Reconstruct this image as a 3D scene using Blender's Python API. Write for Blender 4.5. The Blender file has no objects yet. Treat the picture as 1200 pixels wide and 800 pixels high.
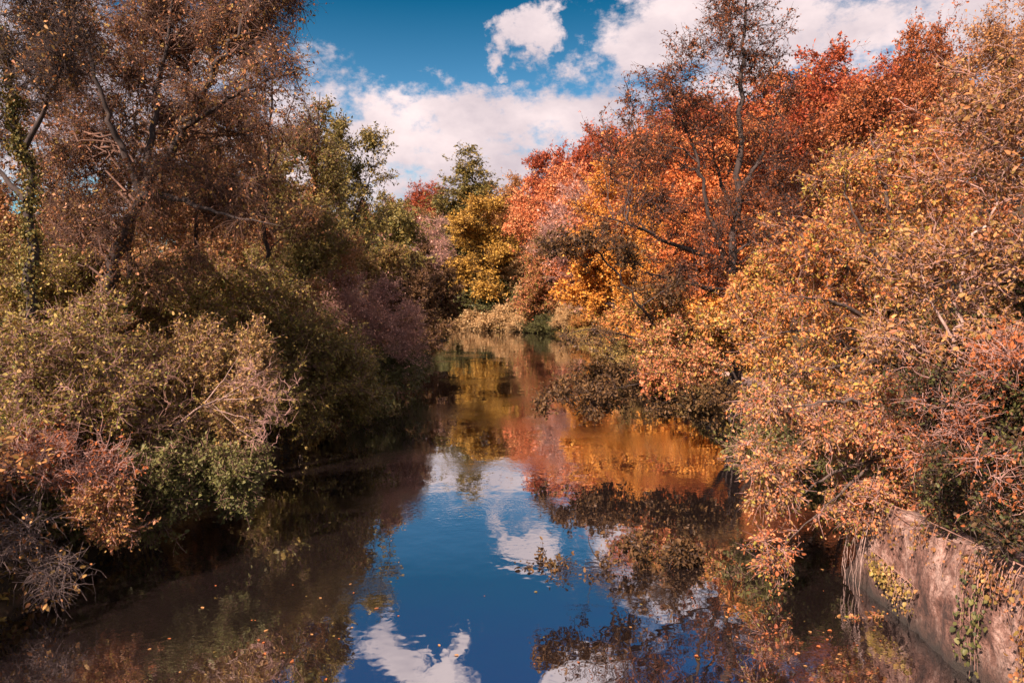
import bpy, math
import numpy as np
R = math.radians
scene = bpy.context.scene
COL = scene.collection

# ------------------------------------------------------------------ camera
F = 867.0; PITCH = R(3.6); CAM_Z = 5.0
cam_d = bpy.data.cameras.new("camera"); cam = bpy.data.objects.new("camera", cam_d); COL.objects.link(cam)
cam.location = (0, 0, CAM_Z); cam.rotation_euler = (math.pi/2 - PITCH, 0, 0)
cam_d.sensor_width = 36; cam_d.lens = 36*F/1200; cam_d.clip_end = 4000; cam_d.clip_start = .05
scene.camera = cam
CP, SP = math.cos(PITCH), math.sin(PITCH)

def at(px, py, D):
    """point at depth D (metres along the river) seen at photo pixel px,py"""
    u = (px-600)/F; v = (400-py)/F
    s = D/(CP+v*SP)
    return np.array([u*s, D, CAM_Z + s*(v*CP-SP)])

# ------------------------------------------------------------------ terrain
def xc(y):
    y = np.asarray(y, float)
    return -np.where(y > 80, .0125*(np.minimum(y, 175)-80)**2 + np.maximum(y-175, 0)*2.4, 0)
def sm(a, b, x):
    t = np.clip((x-a)/(b-a), 0, 1); return t*t*(3-2*t)
def ground(x, y):
    x = np.asarray(x, float); y = np.asarray(y, float)
    s = x-xc(y)
    wob = .35*np.sin(y*.31)+.25*np.sin(y*.83+1)
    s2 = s+wob*np.sign(s)
    right = -1.0+2.0*sm(6.3, 9.0, s2)
    amp = 36-23*sm(85, 150, y)
    right = right + np.where(s > 12, amp*(1-np.exp(-np.maximum(s-12, 0)*.5/amp)), 0)
    left = -1.0+2.0*sm(6.9, 8.4, -s2)+7*(1-np.exp(-np.maximum(-s-9, 0)*.09/7))
    h = np.where(s > 0, right, left)
    h = h+sm(9, 13, np.abs(s))*(.18*np.sin(x*.9+y*.37)+.14*np.sin(y*1.3-x*.5))
    return h
def gz(x, y): return float(ground(x, y))

# ------------------------------------------------------------------ mesh helpers
def mesh_quads(name, V, Q, mat, parent=None, tone=None, smooth=False):
    V = np.ascontiguousarray(V, np.float32).reshape(-1, 3); Q = np.ascontiguousarray(Q, np.int32)
    k = Q.shape[1]; n = len(Q)
    me = bpy.data.meshes.new(name)
    me.vertices.add(len(V)); me.vertices.foreach_set("co", V.ravel())
    me.loops.add(n*k); me.loops.foreach_set("vertex_index", Q.ravel())
    me.polygons.add(n); me.polygons.foreach_set("loop_start", np.arange(0, n*k, k, dtype=np.int32))
    if smooth: me.polygons.foreach_set("use_smooth", np.ones(n, bool))
    if tone is not None:
        at_ = me.attributes.new("tone", 'FLOAT', 'FACE'); at_.data.foreach_set("value", np.ascontiguousarray(tone, np.float32))
    me.update()
    me.materials.append(mat)
    o = bpy.data.objects.new(name, me); COL.objects.link(o)
    if parent is not None: o.parent = parent
    return o
def empty(name, loc):
    o = bpy.data.objects.new(name, None); COL.objects.link(o); o.location = [float(c) for c in loc]
    o.empty_display_size = .3
    return o
def tag(o, label=None, cat=None, group=None, kind=None):
    if label: o["label"] = label
    if cat: o["category"] = cat
    if group: o["group"] = group
    if kind: o["kind"] = kind
    return o
def norm(v): return v/np.maximum(np.linalg.norm(v, axis=-1, keepdims=True), 1e-9)

def tubes(C, Rr, k):
    """C (M,n,3) curves, Rr (M,n) radii -> verts, quads"""
    M, n, _ = C.shape
    T = np.empty_like(C); T[:, 1:-1] = C[:, 2:]-C[:, :-2]; T[:, 0] = C[:, 1]-C[:, 0]; T[:, -1] = C[:, -1]-C[:, -2]
    T = norm(T)
    ref = np.where(np.abs(T[:, :1, 2:3]) > .85, np.array([1., 0, 0]), np.array([0, 0, 1.]))
    ref = np.broadcast_to(ref, T.shape)
    A = norm(np.cross(T, ref)); B = np.cross(T, A)
    a = np.arange(k)*2*math.pi/k
    V = C[:, :, None]+Rr[:, :, None, None]*(np.cos(a)[:, None]*A[:, :, None]+np.sin(a)[:, None]*B[:, :, None])
    i = np.arange(n-1)[:, None]*k; j = np.arange(k)[None]
    q = np.stack([i+j, i+(j+1) % k, i+k+(j+1) % k, i+k+j], -1).reshape(-1, 4)
    Q = (np.arange(M)*n*k)[:, None, None]+q[None]
    return V.reshape(-1, 3), Q.reshape(-1, 4)
def join(parts):
    Vs, Qs, o = [], [], 0
    for V, Q in parts:
        if len(V) == 0: continue
        Vs.append(V); Qs.append(Q+o); o += len(V)
    return np.concatenate(Vs), np.concatenate(Qs)

def leaf_mesh(P, A, N, S, rng, wide=.55, fine=True):
    """leaves folded along the midrib; P base, A axis, N normal, S length"""
    A = norm(A); B = norm(np.cross(N, A)); N = np.cross(A, B)
    n = len(P); S = S[:, None]; w = S*wide*.5*rng.uniform(.8, 1.2, (n, 1)); f = rng.uniform(.1, .6, (n, 1))
    if fine:
        curl = rng.uniform(-.25, .1, (n, 1))
        v = np.stack([P,
            P+A*S*.28+B*w+N*w*f, P+A*S*.68+B*w*.8+N*(w*f*.8+S*curl*.3),
            P+A*S+N*S*curl,
            P+A*S*.68-B*w*.8+N*(w*f*.8+S*curl*.3), P+A*S*.28-B*w+N*w*f], 1)
        q = np.array([[0, 1, 2, 3], [0, 3, 4, 5]])
        Q = (np.arange(n)*6)[:, None, None]+q[None]
        return v.reshape(-1, 3), Q.reshape(-1, 4), 2
    v = np.stack([P, P+A*S*.5+B*w+N*w*f, P+A*S, P+A*S*.45-B*w], 1)
    Q = np.arange(n*4).reshape(n, 4)
    return v.reshape(-1, 3), Q, 1

def catmull(pts, n):
    pts = np.asarray(pts, float)
    if len(pts) == 2: pts = np.stack([pts[0], (pts[0]+pts[1])/2, pts[1]])
    p = np.concatenate([[2*pts[0]-pts[1]], pts, [2*pts[-1]-pts[-2]]])
    t = np.linspace(0, len(pts)-1-1e-6, n); i = t.astype(int); u = (t-i)[:, None]
    a, b, c, d = p[i], p[i+1], p[i+2], p[i+3]
    return .5*((2*b)+(-a+c)*u+(2*a-5*b+4*c-d)*u*u+(-a+3*b-3*c+d)*u**3)

def connect(T, P, D, Rd, rng, n=7, rise=.4, lift=.3, wob=.1, rfac=.016, rmin=.004, keep=.35):
    """grow one curved branch to every target from the best node of the existing skeleton"""
    idx = np.empty(len(T), int)
    for c in range(0, len(T), 256):
        d = T[c:c+256, None]-P[None]
        h = np.hypot(d[..., 0], d[..., 1]); L = np.linalg.norm(d, axis=-1)
        cost = L+1.3*np.maximum(0, rise*h-d[..., 2])
        idx[c:c+256] = np.argmin(cost, 1)
    S = P[idx]; v = T-S; L = np.linalg.norm(v, axis=1, keepdims=True)+1e-6; u = v/L
    t0 = norm(keep*D[idx]+(1-keep)*u+np.array([0, 0, .2*lift]))*L
    t1 = norm(u+np.array([0, 0, lift])+rng.normal(0, .25, u.shape))*L
    s = np.linspace(0, 1, n)[None, :, None]
    h00 = 2*s**3-3*s**2+1; h10 = s**3-2*s**2+s; h01 = -2*s**3+3*s**2; h11 = s**3-s**2
    C = h00*S[:, None]+h10*t0[:, None]+h01*T[:, None]+h11*t1[:, None]
    nz = rng.normal(0, 1, (len(T), n, 3))*wob*L[:, None]*.35*np.sin(np.linspace(0, math.pi, n))[None, :, None]
    C = C+nz
    r0 = np.maximum(np.minimum(Rd[idx]*.75, rfac*L[:, 0]), rmin)
    r1 = np.maximum(r0*.4, rmin*.8)
    rr = r0[:, None]+(r1-r0)[:, None]*np.linspace(0, 1, n)[None]
    return C, rr
def nodes_of(C, rr, skip=1):
    T = np.empty_like(C); T[:, 1:-1] = C[:, 2:]-C[:, :-2]; T[:, 0] = C[:, 1]-C[:, 0]; T[:, -1] = C[:, -1]-C[:, -2]
    return C[:, skip:].reshape(-1, 3), norm(T[:, skip:]).reshape(-1, 3), rr[:, skip:].reshape(-1)

def grow_twigs(C, rr, m, length, rng, n=4, droop=0., spread=1.0, tmin=.2, r=.004, wander=.3):
    M, nn, _ = C.shape
    N = int(M*m)
    b = rng.integers(0, M, N); t = rng.uniform(tmin, 1, N)*(nn-1-1e-4); i = t.astype(int); u = (t-i)[:, None]
    p = C[b, i]*(1-u)+C[b, i+1]*u; d = norm(C[b, i+1]-C[b, i])
    q = norm(rng.normal(0, 1, (N, 3))); d = norm(d+q*spread)
    L = length*rng.uniform(.45, 1.3, (N, 1))
    K = np.empty((N, n, 3)); K[:, 0] = p
    for k in range(1, n):
        d = norm(d+rng.normal(0, wander, (N, 3))+np.array([0, 0, -droop]))
        K[:, k] = K[:, k-1]+d*L/(n-1)
    rad = r*rng.uniform(.7, 1.3, (N, 1))*np.linspace(1, .45, n)[None]
    return K, rad
def leaves_on(K, per, size, rng, up=.35, hang=.25, jitter=.03, tmin=.15):
    M, n, _ = K.shape; N = int(M*per)
    b = rng.integers(0, M, N); t = rng.uniform(tmin, 1, N)*(n-1-1e-4); i = t.astype(int); u = (t-i)[:, None]
    p = K[b, i]*(1-u)+K[b, i+1]*u+rng.normal(0, jitter, (N, 3)); d = norm(K[b, i+1]-K[b, i])
    A = norm(d*.5+norm(rng.normal(0, 1, (N, 3)))*.9+np.array([0, 0, -hang]))
    Nn = norm(rng.normal(0, 1, (N, 3))+np.array([0, 0, up*2]))
    S = size*np.clip(rng.lognormal(-.08, .42, N), .35, 2.0)
    return p, A, Nn, S, b

def blob_points(blobs, n, rng, origin, shell=.45):
    w = np.array([b[6] if len(b) > 6 else 1. for b in blobs])*np.array([b[3]*b[4]*b[5] for b in blobs])**.66
    w = w/w.sum(); k = rng.choice(len(blobs), n, p=w)
    c = np.array([b[:3] for b in blobs])[k]; r = np.array([b[3:6] for b in blobs])[k]
    q = norm(rng.normal(0, 1, (n, 3)))*(rng.uniform(0, 1, (n, 1))**shell)
    return c+q*r-origin

def PB(*bl):
    """blobs given as (px, py, depth, rx_px, rz_px, ry_m[, weight]) -> metres"""
    out = []
    for b in bl:
        c = at(b[0], b[1], b[2]); k = b[2]/F
        out.append((c[0], c[1], c[2], b[3]*k, b[5], b[4]*k)+tuple(b[6:7]))
    return out

STATS = {}
def build_tree(name, label, cat, stems, blobs, leafm, barkm, twigm, seed, group=None, base=None,
               n1=40, n2=260, tw=12, tl=.5, per=10, ls=.07, r0=.2, droop=0., rise=.4, lift=.3, wob=.12, spread=1.0,
               fine=True, up=.35, hang=.25, tr=.004, sides=8, wide=.55, tone_shift=0., ivy=None, crown='crown', trunk='trunk', branch='branches', nsub=0, clump=.5, clus=.2):
    rng = np.random.default_rng(seed)
    stems = [np.asarray(s, float) for s in stems]
    if base is None: base = stems[0][0].copy()
    base = np.asarray(base, float)
    root = empty(name, base); tag(root, label, cat, group)
    tp, P, D, Rd, SC = [], [], [], [], []
    for si, s in enumerate(stems):
        n = max(10, len(s)*5)
        c = catmull(s-base, n); L = np.linalg.norm(c[-1]-c[0])
        c = c+rng.normal(0, 1, c.shape)*.006*L*np.sin(np.linspace(0, math.pi, n))[:, None]
        ra = r0 if si == 0 else None
        if si > 0:
            allP = np.concatenate(P); allR = np.concatenate(Rd)
            j = np.argmin(np.linalg.norm(allP-c[0], axis=1))
            near = np.linalg.norm(allP[j]-c[0])
            ra = min(r0*.8, allR[j]*.8) if near < .6 else r0*rng.uniform(.55, .9)
        rr = ra*(1-.94*np.linspace(0, 1, n)**.85)
        if si == 0: rr = rr*(1+.5*np.exp(-np.linspace(0, 1, n)*14))
        rr = rr*rng.uniform(.9, 1.1, n)
        tp.append(tubes(c[None], rr[None], sides+2))
        p, d, r = nodes_of(c[None], rr[None], skip=max(1, n//6)); P.append(p); D.append(d); Rd.append(r); SC.append((c, rr))
    mesh_quads(trunk, *join(tp), barkm, root, smooth=True)
    P, D, Rd = map(np.concatenate, (P, D, Rd))
    T1 = blob_points(blobs, n1, rng, base, .6)
    C1, R1 = connect(T1, P, D, Rd, rng, 9, rise, lift, wob, .014, .006)
    p, d, r = nodes_of(C1, R1, 2); P = np.concatenate([P, p]); D = np.concatenate([D, d]); Rd = np.concatenate([Rd, r])
    if fine: n2 = int(n2*.8); tr *= 1.25; ls *= 1.12; per *= .85
    n2 = int(n2*1.25); nf = int(n2*.3)
    rb = np.mean([b[3:6] for b in blobs])
    T2 = np.concatenate([blob_points(blobs, nf, rng, base), blob_points([tuple(b[:3])+tuple(1.38*v for v in b[3:6])+tuple(b[6:7]) for b in blobs], int(n2*.07), rng, base, .12), T1[rng.integers(0, n1, n2-nf)]+rng.normal(0, 1, (n2-nf, 3))*rb*clus])
    C2, R2 = connect(T2, P, D, Rd, rng, 7, rise*.8, lift-droop*.6, wob*1.2, .012, tr*1.2)
    bp = [tubes(C1, R1, 6), tubes(C2, R2, 4)]
    K, KR = grow_twigs(C2, R2, tw, tl, rng, 4, droop, spread, .15, tr)
    bp.append(tubes(K, KR, 3))
    if nsub:
        K2, KR2 = grow_twigs(K, KR, nsub, tl*.5, rng, 3, droop, spread, .2, tr*.7); bp.append(tubes(K2, KR2, 3)); KL = np.concatenate([K2[:, [0, 1, 2, 2]][:, :3], ]) 
    mesh_quads(branch, *join(bp), twigm, root, smooth=True)
    nl = 0
    if per > 0:
        pL, A, Nn, S, b = leaves_on(K, per, ls, rng, up, hang)
        if nsub:
            p2, A2, N2, S2, b2 = leaves_on(K2, per*.5, ls, rng, up, hang)
            pL = np.concatenate([pL, p2]); A = np.concatenate([A, A2]); Nn = np.concatenate([Nn, N2]); S = np.concatenate([S, S2]); b = np.concatenate([b, b2 % len(K)])
        V, Q, fpl = leaf_mesh(pL, A, Nn, S, rng, wide, fine)
        q = pL+base
        cl = .5+.5*np.sin(q[:, 0]*1.1+seed)*np.sin(q[:, 1]*.9+seed*2)*np.sin(q[:, 2]*1.3+seed*.7)
        tone = np.clip(clump*cl+(1-clump)*rng.uniform(0, 1, len(pL))+tone_shift, 0, 1)
        mesh_quads(crown, V, Q, leafm, root, tone=np.repeat(tone, fpl)); nl = len(pL)
    if ivy:
        im, dens, isz, thick, smax = ivy
        ps = []
        for c, rr in SC[:smax]:
            m = int(dens*np.linalg.norm(np.diff(c, axis=0), axis=1).sum())
            t = rng.uniform(0, .8, m)*(len(c)-1-1e-4); i = t.astype(int); u = (t-i)[:, None]
            cc = c[i]*(1-u)+c[i+1]*u; q = norm(rng.normal(0, 1, (m, 3))*np.array([1, 1, .3]))
            ps.append(np.concatenate([cc+q*(rr[i][:, None]+np.abs(rng.normal(0, thick, (m, 1)))), q], 1))
        ps = np.concatenate(ps)
        V, Q, fpl = leaf_mesh(ps[:, :3], rng.normal(0, .6, (len(ps), 3))+np.array([0, 0, -.6]), ps[:, 3:]+rng.normal(0, .5, (len(ps), 3)), isz*rng.uniform(.6, 1.3, len(ps)), rng, .8, True)
        mesh_quads('ivy', V, Q, im, root, tone=np.repeat(rng.uniform(0, 1, len(ps)), fpl)); nl += len(ps)
    STATS[root.name] = (len(K), nl)
    return root

# ------------------------------------------------------------------ materials
def new_mat(name):
    m = bpy.data.materials.new(name); m.use_nodes = True; nt = m.node_tree; nt.nodes.clear()
    out = nt.nodes.new("ShaderNodeOutputMaterial"); return m, nt, out
def leaf_mat(name, cols, trans=.2, spec=.18, rough=.5):
    m, nt, out = new_mat(name)
    a = nt.nodes.new("ShaderNodeAttribute"); a.attribute_name = "tone"
    r = nt.nodes.new("ShaderNodeValToRGB"); el = r.color_ramp.elements
    for i, c in enumerate(cols):
        e = el[i] if i < 2 else el.new(1)
        e.position = i/(len(cols)-1); e.color = (*c, 1)
    for i, c in enumerate(cols):
        el[i].position = i/(len(cols)-1); el[i].color = (*c, 1)
    nt.links.new(a.outputs["Fac"], r.inputs["Fac"])
    p = nt.nodes.new("ShaderNodeBsdfPrincipled"); p.inputs["Roughness"].default_value = rough
    p.inputs["Specular IOR Level"].default_value = spec
    t = nt.nodes.new("ShaderNodeBsdfTranslucent"); mx = nt.nodes.new("ShaderNodeMixShader"); mx.inputs[0].default_value = trans
    nt.links.new(r.outputs["Color"], p.inputs["Base Color"]); nt.links.new(r.outputs["Color"], t.inputs["Color"])
    nt.links.new(p.outputs[0], mx.inputs[1]); nt.links.new(t.outputs[0], mx.inputs[2]); nt.links.new(mx.outputs[0], out.inputs[0])
    return m
def noise_mat(name, c1, c2, scale=4., rough=.85, bump=.3, detail=8, c3=None, stretch=(1, 1, 1), spec=.3, dist=.02):
    m, nt, out = new_mat(name)
    tc = nt.nodes.new("ShaderNodeTexCoord"); mp = nt.nodes.new("ShaderNodeMapping"); mp.inputs["Scale"].default_value = stretch
    n = nt.nodes.new("ShaderNodeTexNoise"); n.inputs["Scale"].default_value = scale; n.inputs["Detail"].default_value = detail; n.inputs["Roughness"].default_value = .65
    r = nt.nodes.new("ShaderNodeValToRGB"); e = r.color_ramp.elements
    e[0].position = .32; e[0].color = (*c1, 1); e[1].position = .68; e[1].color = (*c2, 1)
    if c3: x = e.new(.5); x.color = (*c3, 1)
    p = nt.nodes.new("ShaderNodeBsdfPrincipled"); p.inputs["Roughness"].default_value = rough; p.inputs["Specular IOR Level"].default_value = spec
    L = nt.links.new
    L(tc.outputs["Object"], mp.inputs[0]); L(mp.outputs[0], n.inputs["Vector"]); L(n.outputs["Fac"], r.inputs["Fac"]); L(r.outputs[0], p.inputs["Base Color"])
    if bump:
        b = nt.nodes.new("ShaderNodeBump"); b.inputs["Strength"].default_value = bump; b.inputs["Distance"].default_value = dist
        L(n.outputs["Fac"], b.inputs["Height"]); L(b.outputs[0], p.inputs["Normal"])
    L(p.outputs[0], out.inputs[0]); return m

M = {}
M['russet'] = leaf_mat('russet_leaves', [(.10, .032, .015), (.24, .07, .025), (.40, .13, .04), (.30, .085, .03), (.50, .22, .07)])
M['brown'] = leaf_mat('brown_leaves', [(.08, .038, .018), (.24, .095, .035), (.38, .16, .06), (.16, .11, .028), (.46, .25, .09), (.28, .10, .045), (.20, .15, .035)])
M['red'] = leaf_mat('red_orange_leaves', [(.22, .045, .02), (.46, .10, .028), (.60, .19, .05), (.48, .12, .03), (.66, .32, .10), (.34, .22, .05)])
M['darkred'] = leaf_mat('dark_red_leaves', [(.14, .028, .015), (.30, .055, .022), (.42, .10, .03), (.24, .05, .02)])
M['orange'] = leaf_mat('orange_leaves', [(.40, .12, .02), (.62, .24, .035), (.70, .34, .06), (.55, .20, .03), (.46, .26, .05)])
M['golden'] = leaf_mat('golden_leaves', [(.07, .04, .014), (.38, .11, .03), (.66, .24, .06), (.20, .08, .022), (.34, .28, .045), (.52, .16, .05), (.70, .34, .11), (.10, .09, .02), (.44, .20, .04), (.22, .19, .035)], spec=.2)
M['ivymix'] = leaf_mat('ivy_mixed_leaves', [(.025, .030, .012), (.06, .065, .022), (.14, .055, .028), (.045, .052, .017), (.13, .125, .035), (.08, .085, .025)])
M['willow'] = leaf_mat('pale_brown_leaves', [(.10, .045, .024), (.30, .12, .05), (.44, .20, .09), (.20, .07, .032), (.30, .21, .05), (.36, .14, .055), (.52, .28, .15), (.16, .11, .03)])
M['salmon'] = leaf_mat('salmon_leaves', [(.36, .085, .03), (.62, .18, .06), (.70, .28, .11), (.54, .14, .05), (.70, .38, .16), (.40, .26, .06)])
M['olivegold'] = leaf_mat('olive_gold_leaves', [(.055, .05, .016), (.18, .15, .03), (.36, .28, .05), (.17, .085, .03), (.13, .14, .03), (.44, .33, .08), (.22, .12, .035), (.10, .11, .024)])
M['umber'] = leaf_mat('umber_leaves', [(.06, .024, .014), (.17, .055, .022), (.28, .095, .03), (.12, .042, .018), (.34, .15, .045)])
M['tawny'] = leaf_mat('tawny_leaves', [(.15, .07, .028), (.34, .15, .05), (.46, .23, .08), (.28, .11, .035), (.40, .24, .08)])
M['pinkgold'] = leaf_mat('pink_gold_leaves', [(.08, .04, .018), (.42, .13, .05), (.60, .23, .09), (.22, .065, .03), (.28, .25, .045), (.44, .12, .05), (.66, .31, .14), (.10, .095, .025), (.50, .20, .07), (.20, .17, .035)], spec=.2)
M['olive'] = leaf_mat('olive_leaves', [(.05, .045, .015), (.20, .14, .035), (.34, .24, .06), (.25, .12, .045), (.15, .12, .03), (.44, .29, .10), (.30, .15, .06)])
M['yellowgreen'] = leaf_mat('yellow_green_leaves', [(.10, .075, .018), (.34, .19, .035), (.52, .30, .055), (.20, .12, .025)])
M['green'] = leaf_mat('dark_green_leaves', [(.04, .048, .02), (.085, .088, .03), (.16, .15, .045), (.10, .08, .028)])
M['mixgreen'] = leaf_mat('green_brown_leaves', [(.05, .058, .02), (.14, .13, .035), (.26, .18, .045), (.10, .10, .028), (.34, .20, .06)])
M['tan'] = leaf_mat('tan_leaves', [(.28, .16, .065), (.52, .32, .13), (.62, .43, .20), (.42, .23, .09), (.38, .30, .09)])
M['pink'] = leaf_mat('pinkish_leaves', [(.30, .15, .10), (.56, .28, .20), (.66, .38, .27), (.44, .19, .12)])
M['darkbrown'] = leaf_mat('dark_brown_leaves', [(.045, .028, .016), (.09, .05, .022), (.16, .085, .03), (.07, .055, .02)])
M['bark'] = noise_mat('bark', (.045, .032, .026), (.13, .095, .075), 7, .9, .6, stretch=(1, 1, .25))
M['darkbark'] = noise_mat('dark_bark', (.022, .017, .015), (.07, .05, .04), 7, .9, .6, stretch=(1, 1, .25))
M['palebark'] = noise_mat('pale_bark', (.20, .13, .10), (.46, .32, .26), 9, .8, .4)
M['twig'] = noise_mat('brown_twigs', (.12, .07, .05), (.34, .19, .14), 2.5, .8, 0)
M['darktwig'] = noise_mat('dark_twigs', (.03, .021, .018), (.08, .052, .042), 2.5, .8, 0)
M['pinktwig'] = noise_mat('pale_pink_twigs', (.16, .09, .075), (.46, .27, .21), 2.5, .75, 0)
M['midtwig'] = noise_mat('russet_brown_twigs', (.05, .03, .022), (.17, .088, .055), 2.5, .8, 0)
M['greytwig'] = noise_mat('grey_twigs', (.06, .045, .04), (.17, .12, .105), 2.5, .75, 0)
M['soil'] = noise_mat('leaf_litter_soil', (.02, .014, .010), (.10, .055, .03), 2.2, .95, .8, c3=(.045, .032, .015), dist=.1)
M['path'] = noise_mat('trodden_path', (.30, .20, .15), (.44, .31, .25), 1.5, .95, .3)

# water: murky brown body under a mirror skin, two scales of ripple
def water_mat():
    m, nt, out = new_mat('river_water'); L = nt.links.new
    tc = nt.nodes.new("ShaderNodeTexCoord")
    def nz(scale, st, detail=3):
        mp = nt.nodes.new("ShaderNodeMapping"); mp.inputs["Scale"].default_value = st
        n = nt.nodes.new("ShaderNodeTexNoise"); n.inputs["Scale"].default_value = scale; n.inputs["Detail"].default_value = detail
        L(tc.outputs["Object"], mp.inputs[0]); L(mp.outputs[0], n.inputs["Vector"]); return n
    big = nz(.35, (1, .6, 1), 2); mid = nz(2.2, (1, .8, 1), 2); fine = nz(9, (1, 1, 1), 2); patch = nz(.22, (1, 1, 1), 2)
    pr = nt.nodes.new("ShaderNodeMapRange"); pr.inputs[1].default_value = .48; pr.inputs[2].default_value = .72
    L(patch.outputs["Fac"], pr.inputs[0])
    def math_(op, a, b):
        x = nt.nodes.new("ShaderNodeMath"); x.operation = op
        for i, v in enumerate((a, b)):
            if isinstance(v, (int, float)): x.inputs[i].default_value = v
            else: L(v, x.inputs[i])
        return x.outputs[0]
    h = math_('ADD', math_('MULTIPLY', big.outputs["Fac"], .030), math_('MULTIPLY', mid.outputs["Fac"], .0035))
    h = math_('ADD', h, math_('MULTIPLY', math_('MULTIPLY', fine.outputs["Fac"], pr.outputs[0]), .006))
    b = nt.nodes.new("ShaderNodeBump"); b.inputs["Strength"].default_value = 1; b.inputs["Distance"].default_value = 1.0
    L(h, b.inputs["Height"])
    fr = nt.nodes.new("ShaderNodeFresnel"); fr.inputs["IOR"].default_value = 2.6; L(b.outputs[0], fr.inputs["Normal"])
    g = nt.nodes.new("ShaderNodeBsdfGlossy"); g.inputs["Roughness"].default_value = .015; g.inputs["Color"].default_value = (.95, .95, .97, 1)
    L(b.outputs[0], g.inputs["Normal"])
    d = nt.nodes.new("ShaderNodeBsdfDiffuse"); d.inputs["Color"].default_value = (.014, .0095, .0085, 1)
    mr = nt.nodes.new("ShaderNodeMapRange"); mr.inputs[1].default_value = .1; mr.inputs[2].default_value = .8; mr.inputs[3].default_value = .52; mr.inputs[4].default_value = .95
    L(fr.outputs[0], mr.inputs[0])
    mx = nt.nodes.new("ShaderNodeMixShader"); L(mr.outputs[0], mx.inputs[0]); L(d.outputs[0], mx.inputs[1]); L(g.outputs[0], mx.inputs[2]); L(mx.outputs[0], out.inputs[0])
    return m
M['water'] = water_mat()

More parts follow.
